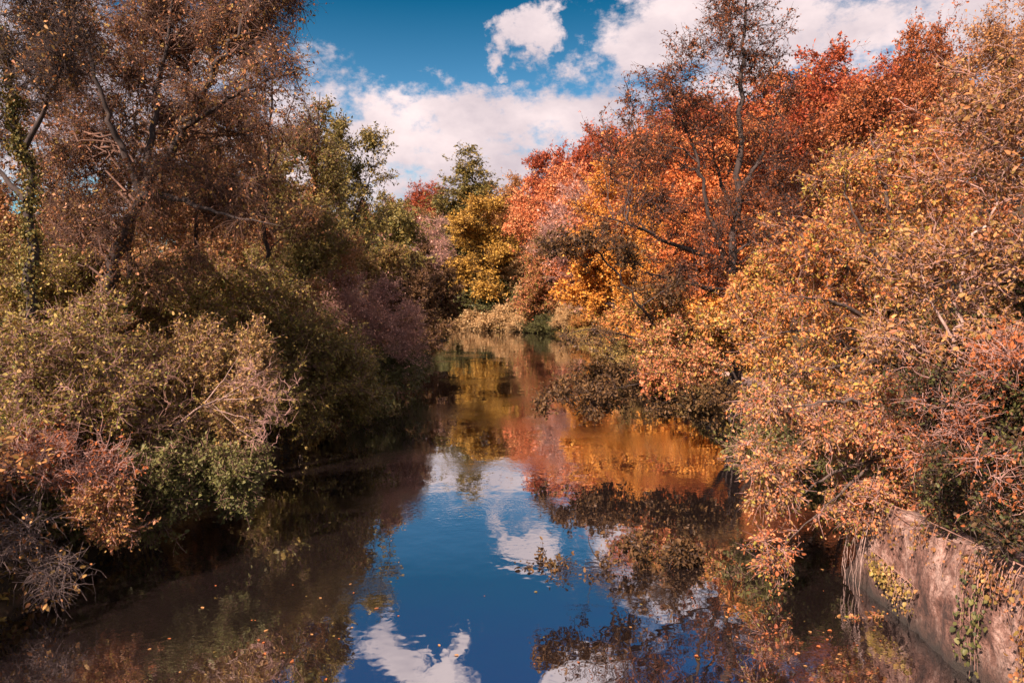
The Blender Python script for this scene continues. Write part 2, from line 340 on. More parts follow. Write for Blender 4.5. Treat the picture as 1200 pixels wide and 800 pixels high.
# ------------------------------------------------------------------ sky and sun
EXPO = 1.42
SUN_AZ, SUN_EL = math.atan2(-.64, -.77), R(39)
def build_world():
    w = bpy.data.worlds.new("World"); scene.world = w; w.use_nodes = True; nt = w.node_tree; nt.nodes.clear(); L = nt.links.new
    out = nt.nodes.new("ShaderNodeOutputWorld"); bg = nt.nodes.new("ShaderNodeBackground"); bg.inputs["Strength"].default_value = .072
    sky = nt.nodes.new("ShaderNodeTexSky"); sky.sky_type = 'NISHITA'; sky.sun_disc = False
    sky.sun_elevation = SUN_EL; sky.sun_rotation = SUN_AZ; sky.ozone_density = 2.0; sky.dust_density = .6; sky.air_density = 1.0
    tc = nt.nodes.new("ShaderNodeTexCoord"); sep = nt.nodes.new("ShaderNodeSeparateXYZ"); L(tc.outputs["Generated"], sep.inputs[0])
    def mth(op, a, b=0., clamp=False):
        x = nt.nodes.new("ShaderNodeMath"); x.operation = op; x.use_clamp = clamp
        for i, v in enumerate((a, b)):
            if isinstance(v, (int, float)): x.inputs[i].default_value = v
            else: L(v, x.inputs[i])
        return x.outputs[0]
    # warp direction with noise for ragged cloud edges
    wn = nt.nodes.new("ShaderNodeTexNoise"); wn.inputs["Scale"].default_value = 16; wn.inputs["Detail"].default_value = 5; wn.inputs["Roughness"].default_value = .6; L(tc.outputs["Generated"], wn.inputs["Vector"])
    wv_ = nt.nodes.new("ShaderNodeVectorMath"); wv_.operation = 'MULTIPLY_ADD'; wv_.inputs[1].default_value = (.16, .16, .16); L(wn.outputs["Color"], wv_.inputs[0]); 
    wo = nt.nodes.new("ShaderNodeVectorMath"); wo.operation = 'ADD'; wo.inputs[1].default_value = (-.08, -.08, -.08); L(tc.outputs["Generated"], wo.inputs[0]); L(wo.outputs[0], wv_.inputs[2])
    wsep = nt.nodes.new("ShaderNodeSeparateXYZ"); L(wv_.outputs[0], wsep.inputs[0])
    az = mth('ARCTAN2', wsep.outputs[0], wsep.outputs[1]); el = mth('ARCSINE', wsep.outputs[2])
    def noise(scale, detail, rough=.6):
        mp = nt.nodes.new("ShaderNodeMapping"); mp.inputs["Scale"].default_value = (1, 1, 1.7)
        L(tc.outputs["Generated"], mp.inputs[0])
        n = nt.nodes.new("ShaderNodeTexNoise"); n.inputs["Scale"].default_value = scale; n.inputs["Detail"].default_value = detail; n.inputs["Roughness"].default_value = rough
        L(mp.outputs[0], n.inputs["Vector"]); return n.outputs["Fac"]
    n1 = noise(13, 9, .66); n2 = noise(3.2, 5, .55)
    def px_dir(px, py):
        d = at(px, py, 1.0)-np.array([0, 0, CAM_Z]); d /= np.linalg.norm(d)
        return math.atan2(d[0], d[1]), math.asin(d[2])
    clouds = [  # px, py, half width px, half height px
        (455, 172, 95, 48), (540, 158, 105, 58), (640, 155, 110, 62), (715, 125, 70, 55), (765, 40, 85, 70), (900, 20, 220, 120), (1120, 0, 300, 140),
        (622, 46, 32, 36), (120, 120, 240, 150), (500, 200, 330, 85), (455, -105, 50, 40), (500, -130, 50, 50), (520, -95, 40, 22), (690, -135, 44, 40), (715, -105, 36, 40), (420, -190, 110, 50), (300, -60, 60, 60), (560, -230, 200, 50)]
    acc = None
    for cx, cy, rw, rh in clouds:
        a0, e0 = px_dir(cx, cy); a1, _ = px_dir(cx+rw, cy); _, e1 = px_dir(cx, cy-rh)
        da = mth('DIVIDE', mth('SUBTRACT', az, a0), a1-a0); de = mth('DIVIDE', mth('SUBTRACT', el, e0), e1-e0)
        m_ = mth('SUBTRACT', 1., mth('ADD', mth('MULTIPLY', da, da), mth('MULTIPLY', de, de)))
        m_ = mth('MAXIMUM', m_, -1.5)
        acc = m_ if acc is None else mth('MAXIMUM', acc, m_)
    # broken cloud added outside the frame and overhead, unseen, as fill light
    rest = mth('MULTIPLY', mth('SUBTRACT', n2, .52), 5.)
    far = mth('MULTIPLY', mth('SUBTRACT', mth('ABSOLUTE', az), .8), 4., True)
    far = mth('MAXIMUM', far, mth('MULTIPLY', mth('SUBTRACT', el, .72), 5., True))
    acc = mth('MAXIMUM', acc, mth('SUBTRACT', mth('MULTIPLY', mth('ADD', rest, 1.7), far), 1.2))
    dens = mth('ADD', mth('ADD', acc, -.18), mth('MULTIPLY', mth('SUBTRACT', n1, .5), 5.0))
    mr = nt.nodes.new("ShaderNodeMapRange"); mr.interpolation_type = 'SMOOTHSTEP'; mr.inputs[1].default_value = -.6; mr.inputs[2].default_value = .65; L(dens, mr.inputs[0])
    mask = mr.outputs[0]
    # cloud body: brighter where thick, lilac grey in the folds
    sh = nt.nodes.new("ShaderNodeMapRange"); sh.inputs[1].default_value = .3; sh.inputs[2].default_value = .7; L(noise(5.5, 6, .6), sh.inputs[0])
    cr = nt.nodes.new("ShaderNodeValToRGB"); e = cr.color_ramp.elements
    e[0].position = 0; e[0].color = (.33, .285, .32, 1); e[1].position = 1; e[1].color = (.66, .545, .535, 1)
    L(sh.outputs[0], cr.inputs[0])
    sc = nt.nodes.new("ShaderNodeVectorMath"); sc.operation = 'SCALE'; sc.inputs["Scale"].default_value = 9.; L(cr.outputs[0], sc.inputs[0]); L(mth('ADD', 9., mth('MULTIPLY', far, 3.5)), sc.inputs['Scale'])  # added clouds beyond the frame glow brighter still to lift the shadows
    # sky tint: the teal blue of the photograph
    tint = nt.nodes.new("ShaderNodeVectorMath"); tint.operation = 'MULTIPLY'; L(sky.outputs[0], tint.inputs[0])
    tr_ = nt.nodes.new("ShaderNodeValToRGB"); e = tr_.color_ramp.elements
    e[0].position = .15; e[0].color = (.42, .68, .70, 1); e[1].position = .60; e[1].color = (.11, .30, .60, 1); q_ = e.new(.36); q_.color = (.025, .30, .385, 1); q_ = e.new(.24); q_.color = (.30, .56, .64, 1)
    L(sep.outputs[2], tr_.inputs[0]); L(tr_.outputs[0], tint.inputs[1])
    mix = nt.nodes.new("ShaderNodeMix"); mix.data_type = 'RGBA'
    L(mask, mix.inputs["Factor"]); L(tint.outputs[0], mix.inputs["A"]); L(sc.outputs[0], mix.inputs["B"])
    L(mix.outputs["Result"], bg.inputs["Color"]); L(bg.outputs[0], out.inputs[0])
build_world()
sd = bpy.data.lights.new("sun", 'SUN'); so = bpy.data.objects.new("sun", sd); COL.objects.link(so)
sd.energy = 5.0; sd.angle = R(.5); sd.color = (1, .775, .68)
from mathutils import Vector
tosun = Vector((math.sin(SUN_AZ)*math.cos(SUN_EL), math.cos(SUN_AZ)*math.cos(SUN_EL), math.sin(SUN_EL)))
so.rotation_euler = tosun.to_track_quat('Z', 'Y').to_euler(); so.location = (-30, -40, 60)
scene.view_settings.view_transform = 'Standard'; scene.view_settings.look = 'None'; scene.view_settings.gamma = 1; scene.view_settings.exposure = EXPO
scene.render.engine = 'CYCLES'
cy = scene.cycles; cy.max_bounces = 7; cy.diffuse_bounces = 4; cy.glossy_bounces = 3; cy.transmission_bounces = 3; cy.transparent_max_bounces = 4
cy.use_denoising = True; cy.denoiser = 'OPENIMAGEDENOISE'; cy.denoising_input_passes = 'RGB_ALBEDO_NORMAL'; cy.denoising_prefilter = 'ACCURATE'; cy.use_adaptive_sampling = True; cy.adaptive_threshold = .01
cy.sample_clamp_indirect = 6; cy.caustics_reflective = False; cy.caustics_refractive = False

# ------------------------------------------------------------------ ground, river, path
ys = np.concatenate([np.linspace(-80, 4, 24), np.arange(5, 130, 1.0), np.linspace(131, 300, 70), np.linspace(310, 1500, 30)])
xs = np.concatenate([-np.geomspace(1500, 22, 40), np.arange(-21, 24, .75), np.geomspace(25, 1500, 50)])
X, Y = np.meshgrid(xs, ys); Z = ground(X, Y)
nx, ny = len(xs), len(ys); ii = (np.arange(ny-1)[:, None]*nx+np.arange(nx-1)[None]).reshape(-1)
g = mesh_quads('ground', np.stack([X, Y, Z], -1).reshape(-1, 3), np.stack([ii, ii+1, ii+nx+1, ii+nx], -1), M['soil'], smooth=True); tag(g, kind='structure')
wv = np.array([[-260, -80, 0], [60, -80, 0], [60, 260, 0], [-260, 260, 0]])
wt = mesh_quads('river_water', wv, np.array([[0, 1, 2, 3]]), M['water']); tag(wt, kind='structure')
py_ = np.arange(14, 116, 1.5); pv = []
for y in py_:
    for off in (10.2, 10.8, 11.4):
        x = float(xc(y))+off+.25*math.sin(y*.2); pv.append((x, y, gz(x, y)+.03))
k = np.arange(len(py_)-1)[:, None]*3+np.arange(2)[None]; k = k.reshape(-1)
tag(mesh_quads('path', np.array(pv), np.stack([k, k+1, k+4, k+3], -1), M['path'], smooth=True), kind='structure')

# ------------------------------------------------------------------ hero trees
def G(px, D, dz=-.15):
    x = (px-600)/F*D; return np.array([x, D, gz(x, D)+dz])
def S(*p): return [at(*q) for q in p]
def shrub(label, seed, blobs, leafm, px=None, D=None, nst=5, cat='shrub', name='riverside_shrub', **kw):
    rng = np.random.default_rng(seed+999)
    bl = PB(*blobs)
    c = np.mean([b[:3] for b in bl], 0)
    D = D or c[1]; base = G(px, D) if px is not None else np.array([c[0], D, gz(c[0], D)-.15])
    st = []
    for i in range(nst):
        b = bl[i % len(bl)]; b3 = np.array(b[:3]); tip = b3+rng.normal(0, .35, 3)*np.array(b[3:6])
        s = base+np.array([rng.normal(0, .03), rng.normal(0, .03), 0])
        mid = s*.5+tip*.5+np.array([0, 0, .18*np.linalg.norm(tip-s)])+rng.normal(0, .12, 3)
        st.append([s, s*.75+mid*.25+np.array([0, 0, .1]), mid, tip])
    d = dict(n1=22, n2=160, tw=12, tl=.35, per=8, ls=.06, r0=.045, crown='foliage', trunk='stems', rise=.2, sides=4)
    d.update(kw)
    return build_tree(name, label, cat, st, bl, leafm, d.pop('barkm', M['bark']), d.pop('twigm', M['twig']), seed, base=base, **d)

# --- left bank
build_tree('leaning_tree', 'big leaning russet tree with forked dark trunk and hanging twigs on the left bank', 'tree',
    [[G(96, 19), *S((102, 430, 19), (120, 360, 19), (142, 290, 19), (166, 228, 19), (205, 168, 19), (240, 108, 19), (270, 52, 19), (300, -10, 19), (312, -70, 19.5))],
     S((166, 228, 19), (142, 172, 18.8), (124, 128, 18.6), (104, 62, 18.4), (82, 0, 18.2), (70, -70, 18)),
     S((166, 228, 19), (178, 150, 19.6), (190, 80, 20), (204, -20, 20.4), (205, -80, 20.5)),
     S((215, 150, 19), (270, 115, 18.6), (320, 92, 18.4), (368, 78, 18.2)),
     S((166, 228, 19), (205, 232, 18), (260, 250, 17.4), (330, 265, 17))],
    PB((110, 40, 19.4, 70, 60, 1.4), (190, 10, 21, 75, 60, 1.6), (270, 30, 20.6, 55, 60, 1.4), (300, -20, 20, 50, 60, 1.4), (325, 75, 18.6, 40, 30, 1.1, .9), (200, 110, 21, 80, 60, 1.6),
       (290, 135, 19.8, 55, 40, 1.2), (335, 155, 18.4, 40, 30, 1., .7), (100, 165, 20.2, 70, 55, 1.4), (270, 215, 18.6, 70, 50, 1.2), (90, 260, 20, 60, 50, 1.2), (290, 250, 18, 40, 26, .9), (210, 300, 19.6, 60, 30, 1., .6), (180, 190, 18, 60, 40, .8, .6), (130, 270, 17.8, 50, 40, .8, .6), (210, 120, 18.2, 60, 40, .8, .5)),
    M['willow'], M['darkbark'], M['midtwig'], 11, n1=170, n2=1000, tw=22, tl=.66, per=1.8, ls=.055, r0=.24, droop=.38, rise=.35, wob=.16, tr=.0045, ivy=(M['brown'], 110, .06, .06, 1))
build_tree('ivy_clad_tree', 'ivy-clad upright trunk with bare upper twigs at the left margin', 'tree',
    [[G(36, 16), *S((38, 440, 16), (36, 330, 16), (31, 235, 16), (22, 150, 16), (6, 70, 16), (-12, 0, 16), (-20, -60, 16))],
     S((26, 180, 16), (60, 110, 15.6), (75, 50, 15.4), (95, -10, 15.2)), S((31, 235, 16), (-10, 190, 16.2), (-50, 120, 16.4))],
    PB((20, 40, 16, 60, 55, 1.4), (75, 60, 15.4, 40, 55, 1.1), (-30, 120, 16.4, 50, 60, 1.2), (50, -40, 15.4, 70, 50, 1.2)),
    M['brown'], M['darkbark'], M['darktwig'], 12, n1=60, n2=520, tw=14, tl=.5, per=.9, ls=.05, r0=.17, droop=.1, wob=.2, ivy=(M['mixgreen'], 520, .06, .10, 1))
build_tree('brown_tree', 'brown leaved tree filling the gap behind the leaning forked trunk', 'tree',
    [[G(275, 34), *S((272, 360, 34), (268, 280, 34), (275, 200, 34), (290, 130, 34))], S((268, 280, 34), (300, 230, 33.5), (330, 180, 33.4)), S((268, 290, 34), (235, 240, 34), (215, 180, 34))],
    PB((240, 170, 34, 60, 45, 1.8), (305, 180, 33.6, 55, 45, 1.8), (280, 250, 34, 85, 50, 2), (215, 250, 34, 60, 55, 1.8), (330, 240, 33.5, 45, 50, 1.6), (260, 320, 33, 90, 40, 1.8), (170, 300, 34, 60, 60, 2)),
    M['brown'], M['darkbark'], M['twig'], 13, n1=80, n2=640, tw=14, tl=.6, per=5, ls=.10, r0=.2, droop=.25, fine=False)
for px, D, top, lean, sd_, lab in ((150, 23, -30, 14, 301, 'thin bare upright tree just right of the leaning trunk'), (232, 25, -20, -8, 302, 'thin bare tree with dark stem rising behind the forked trunk'), (310, 27, 70, 10, 303, 'thin half-bare tree left of the slender ivy-wrapped trunk'), (66, 22, -30, 6, 304, 'thin bare tree standing right behind the ivy-clad trunk')):
    build_tree('bare_tree', lab, 'tree', [[G(px, D), *S((px, 400, D), (px+lean*.3, 300, D), (px+lean*.2, 200, D), (px+lean, 100, D), (px+lean*1.3, top, D))], S((px+lean*.2, 240, D), (px-22, 170, D), (px-36, 90, D)), S((px+lean*.2, 210, D), (px+26, 150, D), (px+44, 70, D))],
        PB((px, 110, D, 44, 70, 1.4), (px+lean, 30, D, 36, 50, 1.2), (px-20, 200, D, 50, 50, 1.4), (px+24, 250, D, 50, 50, 1.4)), M['brown'], M['darkbark'], M['midtwig'], sd_, n1=40, n2=300, tw=12, tl=.55, per=2.2, ls=.07, r0=.13, droop=.1, wob=.16, rise=.5, spread=.8, tr=.0045)
build_tree('slender_tree', 'slender ivy-wrapped trunk with a spiky tip on the left bank', 'tree',
    [[G(352, 31), *S((354, 390, 31), (361, 300, 31), (369, 200, 31), (375, 108, 31))], S((366, 230, 31), (385, 190, 31), (398, 160, 31)), S((362, 270, 31), (335, 225, 31), (322, 180, 31))],
    PB((350, 170, 31, 34, 30, 1.2), (385, 200, 31, 28, 40, 1.2), (330, 230, 31, 45, 50, 1.6), (370, 270, 31, 50, 45, 1.6), (378, 125, 31, 10, 22, .4, .5), (340, 310, 30, 55, 40, 1.6)),
    M['mixgreen'], M['darkbark'], M['twig'], 14, n1=50, n2=480, tw=13, tl=.5, per=7, ls=.085, r0=.2, fine=False, ivy=(M['brown'], 260, .1, .12, 1))
build_tree('fan_branched_tree', 'sparse fan-branched tree stretching over the left bank against white cloud', 'tree',
    [[G(398, 45), *S((402, 390, 45), (405, 310, 45), (398, 240, 45), (392, 170, 45))], S((404, 280, 45), (425, 230, 45), (440, 195, 45), (455, 170, 45)), S((404, 290, 45), (430, 260, 45), (450, 235, 45))],
    PB((432, 165, 45, 34, 16, 1.4), (445, 195, 45, 24, 14, 1.2, .7), (398, 165, 45, 22, 22, 1.5), (405, 215, 45, 36, 32, 2), (430, 255, 45, 36, 36, 2), (395, 290, 44, 45, 40, 2)),
    M['mixgreen'], M['darkbark'], M['darktwig'], 15, n1=34, n2=260, tw=12, tl=.6, per=6, ls=.13, r0=.22, fine=False, tr=.007)
build_tree('dense_riverside_tree', 'dense green-brown tree beyond the fan-branched tree on the left bank', 'tree',
    [[G(450, 60), *S((450, 370, 60), (452, 300, 60), (455, 240, 60))]],
    PB((445, 255, 60, 36, 34, 2.4), (475, 280, 60, 28, 42, 2.4), (420, 290, 60, 36, 40, 2.4), (455, 320, 59, 50, 36, 2.6)),
    M['mixgreen'], M['darkbark'], M['darktwig'], 16, n1=30, n2=300, tw=12, tl=.7, per=7, ls=.17, r0=.25, fine=False, tr=.008)
shrub('dark overhanging bush at the river bend, last on the left bank', 17, [(500, 330, 68, 28, 50, 2.4), (522, 350, 70, 20, 36, 2), (490, 375, 66, 30, 28, 2)], M['darkbrown'], px=494, n1=30, n2=260, tw=12, tl=.6, per=8, ls=.17, fine=False, r0=.12, tr=.008)
shrub('brown and orange bush leaning out below the dense left tree', 18, [(478, 345, 48, 34, 40, 1.8), (500, 395, 47, 26, 26, 1.4), (450, 330, 48, 36, 34, 1.8)], M['darkbrown'], px=462, D=49, n1=26, n2=260, tw=12, tl=.55, per=8, ls=.12, fine=False, r0=.1, tone_shift=.1, tr=.006)
shrub('mauve-pink twiggy shrub overhanging the left bank midway along', 19, [(446, 370, 33, 46, 46, 1.5), (474, 395, 32, 26, 34, 1.1), (405, 345, 34, 40, 32, 1.3)], M['pink'], px=415, D=34, n1=36, n2=380, tw=16, tl=.5, per=2.4, ls=.06, fine=False, twigm=M['pinktwig'], tr=.006, spread=.7)
shrub('yellow-green bush with an orange tinge behind the mauve-pink shrub', 20, [(400, 315, 38, 44, 28, 1.6), (365, 340, 37, 40, 30, 1.6), (450, 310, 40, 30, 20, 1.4)], M['olive'], px=395, D=38, n1=26, n2=240, tw=12, tl=.5, per=8, ls=.1, fine=False, tr=.006)
shrub('deep green shrub spilling to the water below the mauve-pink shrub', 21, [(355, 430, 24, 60, 52, 1.6), (400, 440, 25, 42, 46, 1.4), (335, 480, 23, 48, 36, 1.3), (420, 470, 26, 34, 26, 1)], M['mixgreen'], px=340, D=25, n1=40, n2=380, tw=13, tl=.45, per=9, ls=.075, fine=False)
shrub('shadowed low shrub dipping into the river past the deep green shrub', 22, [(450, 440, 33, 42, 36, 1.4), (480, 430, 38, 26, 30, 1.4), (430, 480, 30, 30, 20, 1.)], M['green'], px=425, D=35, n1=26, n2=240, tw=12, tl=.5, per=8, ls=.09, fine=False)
shrub('sunlit olive-yellow bush in front of the leaning trunk', 23, [(240, 425, 16.5, 72, 44, 1.3), (195, 470, 15.8, 66, 40, 1.2), (270, 480, 15.8, 48, 38, 1.), (300, 420, 17.5, 40, 36, 1.)], M['olive'], px=175, D=16.8, n1=40, n2=380, tw=13, tl=.32, per=8, ls=.05, twigm=M['pinktwig'], tone_shift=.12)
shrub('shaded green bush hanging over dark water below the olive-yellow bush', 24, [(230, 560, 14.4, 60, 36, .9), (270, 560, 14.6, 40, 40, .8), (180, 550, 14, 50, 36, .8)], M['green'], px=150, D=14.6, n1=30, n2=300, tw=13, tl=.3, per=8, ls=.05, tone_shift=.1)
shrub('dry brown thicket at the foot of the ivy-clad trunk', 25, [(30, 430, 14, 80, 52, 1.2), (100, 390, 15, 70, 50, 1.2), (20, 500, 13, 60, 40, 1), (110, 470, 14, 56, 44, 1.)], M['olivegold'], px=20, D=14.4, n1=40, n2=380, tw=14, tl=.34, per=5, ls=.05, twigm=M['pinktwig'], tone_shift=.1)
shrub('small bramble with pinkish brown sunlit leaves poking out over the left water', 26, [(108, 590, 12.4, 34, 26, .5), (140, 618, 12.2, 34, 18, .4)], M['willow'], px=20, D=12.8, nst=4, n1=12, n2=80, tw=9, tl=.22, per=7, ls=.045, twigm=M['pinktwig'], barkm=M['palebark'], r0=.02, cat='bramble', name='bramble_bush')
shrub('tangle of bare grey twigs drooping to the water in the lower left corner', 27, [(30, 640, 11.4, 60, 50, .7), (70, 670, 11.2, 40, 30, .5), (-20, 600, 11.8, 50, 60, .7)], M['brown'], px=-20, D=12, nst=6, n1=34, n2=170, tw=6, tl=.42, per=.6, ls=.05, droop=.2, twigm=M['greytwig'], r0=.022, spread=1.4, tr=.0032, cat='bramble', name='bare_bramble', wob=.3)
shrub('knot of reddish bare stems above the drooping grey twig tangle', 28, [(60, 530, 12.6, 70, 36, .8), (110, 545, 12.8, 50, 30, .7)], M['russet'], px=10, D=13, nst=6, n1=26, n2=170, tw=8, tl=.35, per=2, ls=.045, twigm=M['pinktwig'], r0=.025, wob=.3, cat='bramble', name='bramble_bush')
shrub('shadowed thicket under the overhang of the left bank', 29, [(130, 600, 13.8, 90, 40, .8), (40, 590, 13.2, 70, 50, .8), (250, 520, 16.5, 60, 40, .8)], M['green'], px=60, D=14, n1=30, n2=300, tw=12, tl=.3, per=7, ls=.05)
shrub('yellow and brown flecked undergrowth bush behind the olive-yellow bush', 30, [(240, 350, 22, 80, 44, 1.6), (310, 350, 22.5, 60, 44, 1.5), (170, 360, 21.5, 60, 44, 1.4)], M['olivegold'], px=230, D=23, n1=36, n2=360, tw=13, tl=.42, per=6.5, ls=.07, fine=False, twigm=M['pinktwig'], tone_shift=.12)
shrub('yellow flecked bush between the two nearest left trunks', 31, [(70, 340, 19.5, 60, 50, 1.4), (10, 330, 19, 50, 60, 1.4), (110, 420, 18, 50, 36, 1.2)], M['olivegold'], px=60, D=20, n1=32, n2=300, tw=13, tl=.4, per=6.5, ls=.06, fine=False, twigm=M['twig'])
shrub('warm brown bush beside the slender ivy-wrapped trunk', 32, [(390, 300, 34, 30, 40, 1.4), (340, 360, 29, 46, 36, 1.4), (300, 390, 27, 50, 30, 1.4)], M['brown'], px=345, D=29.5, n1=30, n2=280, tw=13, tl=.45, per=7, ls=.085, fine=False, twigm=M['pinktwig'])
shrub('wide tangle of reddish bare stems draped left of the dead pale bough', 34, [(130, 430, 15, 80, 40, 1.), (170, 500, 14.4, 50, 40, .8), (50, 480, 13.4, 80, 50, 1.)], M['olivegold'], px=110, D=15, nst=9, n1=40, n2=200, tw=9, tl=.4, per=2.2, ls=.048, twigm=M['twig'], r0=.024, wob=.3, cat='bramble', name='bramble_bush', spread=1.2, clus=.4)
shrub('twiggy green-brown bush spilling over the deep green shrub to the water', 35, [(340, 400, 23, 60, 44, 1.3), (390, 420, 23.5, 44, 50, 1.2), (310, 460, 21, 44, 40, 1.)], M['mixgreen'], px=330, D=24, nst=8, n1=36, n2=230, tw=12, tl=.45, per=5, ls=.075, fine=False, twigm=M['twig'], spread=1., clus=.35)
# dead bough with pale radiating twigs
build_tree('dead_bough', 'dead bough of pale bare twigs fanning out over the left water', 'branch',
    [S((205, 500, 14.9), (235, 476, 14.7), (262, 466, 15), (290, 455, 14.9)), S((235, 478, 15.1), (265, 440, 15), (283, 412, 14.9)), S((240, 476, 15.1), (290, 490, 14.8), (335, 500, 14.6)), S((255, 470, 15), (300, 440, 14.8), (326, 420, 14.7)), S((262, 468, 15), (310, 465, 14.7), (350, 452, 14.6)), S((250, 474, 15), (290, 510, 14.7), (330, 526, 14.6))],
    PB((300, 450, 14.8, 42, 40, .35), (310, 500, 14.7, 36, 22, .3), (330, 470, 14.6, 22, 30, .25)), M['brown'], M['palebark'], M['pinktwig'], 33, n1=24, n2=80, tw=3, tl=.22, per=0, r0=.024, tr=.004, wob=.16, spread=.5, trunk='bough', branch='twigs')

# --- right bank
build_tree('tall_alder', 'tall dark-stemmed russet tree towering over the right bank with open crown', 'tree',
    [[G(862, 27), *S((862, 410, 27), (862, 310, 27), (866, 205, 27), (868, 105, 27), (873, 20, 27), (876, -30, 27))],
     S((862, 330, 27), (843, 285, 26.8), (823, 212, 26.5), (806, 155, 26.2), (780, 108, 26)),
     S((866, 225, 27), (893, 180, 27.3), (915, 120, 27.6)), S((862, 310, 27), (800, 290, 26), (740, 265, 25), (690, 250, 24.5)), S((865, 260, 27), (840, 200, 28), (832, 130, 28.5)),
     S((862, 345, 27), (800, 330, 26), (750, 318, 25))],
    PB((770, 120, 26.2, 44, 36, 1.3), (805, 82, 26.5, 40, 32, 1.3), (862, 20, 27, 36, 36, 1.3), (880, 60, 27, 42, 36, 1.3), (908, 110, 27.5, 34, 30, 1.2), (745, 180, 26, 50, 32, 1.4), (822, 150, 27, 55, 40, 1.6),
       (895, 190, 27.5, 44, 40, 1.4), (770, 240, 25.5, 60, 32, 1.5), (850, 260, 27, 55, 46, 1.6), (720, 265, 24.8, 44, 20, 1.2), (910, 270, 27.5, 36, 44, 1.4), (800, 320, 26, 60, 24, 1.3)),
    M['umber'], M['darkbark'], M['darktwig'], 41, n1=110, n2=760, tw=12, tl=.55, per=4.2, ls=.06, r0=.24, rise=.45, wob=.12, tr=.006, clus=.42)
build_tree('leaning_sapling', 'thin dark sapling leaning out across the water below the tall russet tree', 'tree',
    [[G(872, 26), *S((815, 425, 25.8), (788, 405, 25.5), (750, 360, 24.6), (716, 312, 24), (686, 286, 23.6), (648, 272, 23.2))], S((750, 360, 24.6), (790, 330, 24.4), (800, 300, 24.2)), S((788, 415, 25.5), (740, 395, 24), (690, 385, 23), (655, 395, 22.4))],
    PB((680, 282, 23.6, 46, 16, 1.), (640, 288, 23.2, 26, 12, .8), (725, 300, 24, 40, 22, 1.), (780, 345, 24.4, 40, 26, 1.), (690, 395, 22.8, 34, 12, .8)), M['darkbrown'], M['darkbark'], M['darktwig'], 42, n1=26, n2=110, tw=10, tl=.42, per=6, ls=.075, r0=.1, rise=.1)
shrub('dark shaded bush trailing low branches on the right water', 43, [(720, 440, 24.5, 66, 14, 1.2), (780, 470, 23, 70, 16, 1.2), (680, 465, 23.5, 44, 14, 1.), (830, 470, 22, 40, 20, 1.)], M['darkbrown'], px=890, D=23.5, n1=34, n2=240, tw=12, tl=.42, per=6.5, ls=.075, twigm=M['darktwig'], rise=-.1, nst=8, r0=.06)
shrub('pink-tinted bush at the waterline under the leaning sapling', 44, [(790, 430, 22.5, 44, 26, 1.), (770, 400, 24, 34, 24, 1.)], M['pinkgold'], px=890, D=24.5, n1=20, n2=180, tw=12, tl=.36, per=8, ls=.065)
shrub('yellow bush lit by the sun at the foot of the tall russet tree', 45, [(840, 390, 25, 50, 36, 1.3), (790, 370, 26, 44, 28, 1.2), (880, 340, 25, 36, 40, 1.2)], M['golden'], px=862, D=25.5, n1=28, n2=260, tw=12, tl=.42, per=7, ls=.08)
build_tree('golden_tree', 'broad golden-leaved tree beside the near wall with large sunlit leaves', 'tree',
    [[G(1090, 16), *S((1085, 470, 16), (1070, 380, 15.8), (1050, 290, 15.6), (1035, 215, 15.4), (1020, 160, 15.4))],
     S((1075, 410, 15.9), (1020, 340, 15), (970, 300, 14.6), (930, 270, 14.4)), S((1080, 440, 16), (1000, 410, 14.6), (930, 390, 13.8), (880, 400, 13.4)), S((1070, 380, 15.8), (1110, 300, 15.6), (1130, 230, 15.4)), S((1075, 430, 15.5), (1010, 370, 14.4), (960, 350, 13.9), (900, 350, 13.6)), S((1070, 400, 15.4), (1040, 320, 14.8), (1000, 250, 14.4), (985, 190, 14.4)), S((1080, 430, 15.4), (1040, 420, 14.2), (980, 430, 13.6), (920, 440, 13.2))],
    PB((1000, 215, 15.4, 62, 42, 1.2), (1060, 200, 15.6, 60, 50, 1.2), (955, 290, 14.7, 58, 46, 1.2), (1030, 300, 15.2, 66, 50, 1.3), (1100, 290, 15.6, 56, 56, 1.3), (920, 370, 14, 50, 42, 1.1), (990, 380, 14.5, 62, 44, 1.2), (1070, 390, 15, 66, 46, 1.2), (895, 430, 13.4, 44, 34, .9), (960, 450, 13.8, 56, 34, 1.)),
    M['golden'], M['bark'], M['twig'], 46, clus=.14, n1=95, n2=440, tw=14, tl=.46, per=6.8, ls=.052, r0=.15, rise=.1, up=.3)
build_tree('overhanging_tree', 'pink and gold overhanging boughs drooping to the water at the end of the wall', 'tree',
    [[G(1075, 13.2), *S((1060, 540, 13), (1020, 480, 12.7), (970, 470, 12.4), (920, 480, 12.2))], S((1060, 540, 13), (1000, 545, 12.4), (950, 570, 12.1), (915, 620, 12)), S((1060, 530, 13), (1060, 480, 12.6), (1080, 430, 12.4)), S((1020, 545, 12.6), (960, 600, 12.1), (905, 650, 12))],
    PB((900, 470, 12.3, 42, 34, .7), (960, 500, 12.3, 56, 36, .7), (1030, 510, 12.5, 56, 42, .8), (920, 570, 12.1, 34, 40, .5), (910, 640, 12, 26, 34, .35), (1000, 570, 12.2, 48, 36, .6), (1060, 580, 12.6, 44, 30, .5), (1080, 470, 12.3, 50, 40, .7), (880, 530, 12.2, 18, 22, .4, .5)),
    M['pinkgold'], M['bark'], M['pinktwig'], 47, n1=70, n2=310, tw=14, tl=.36, clus=.12, per=6.5, ls=.043, r0=.09, rise=-.2, droop=.15, lift=0., hang=.4)
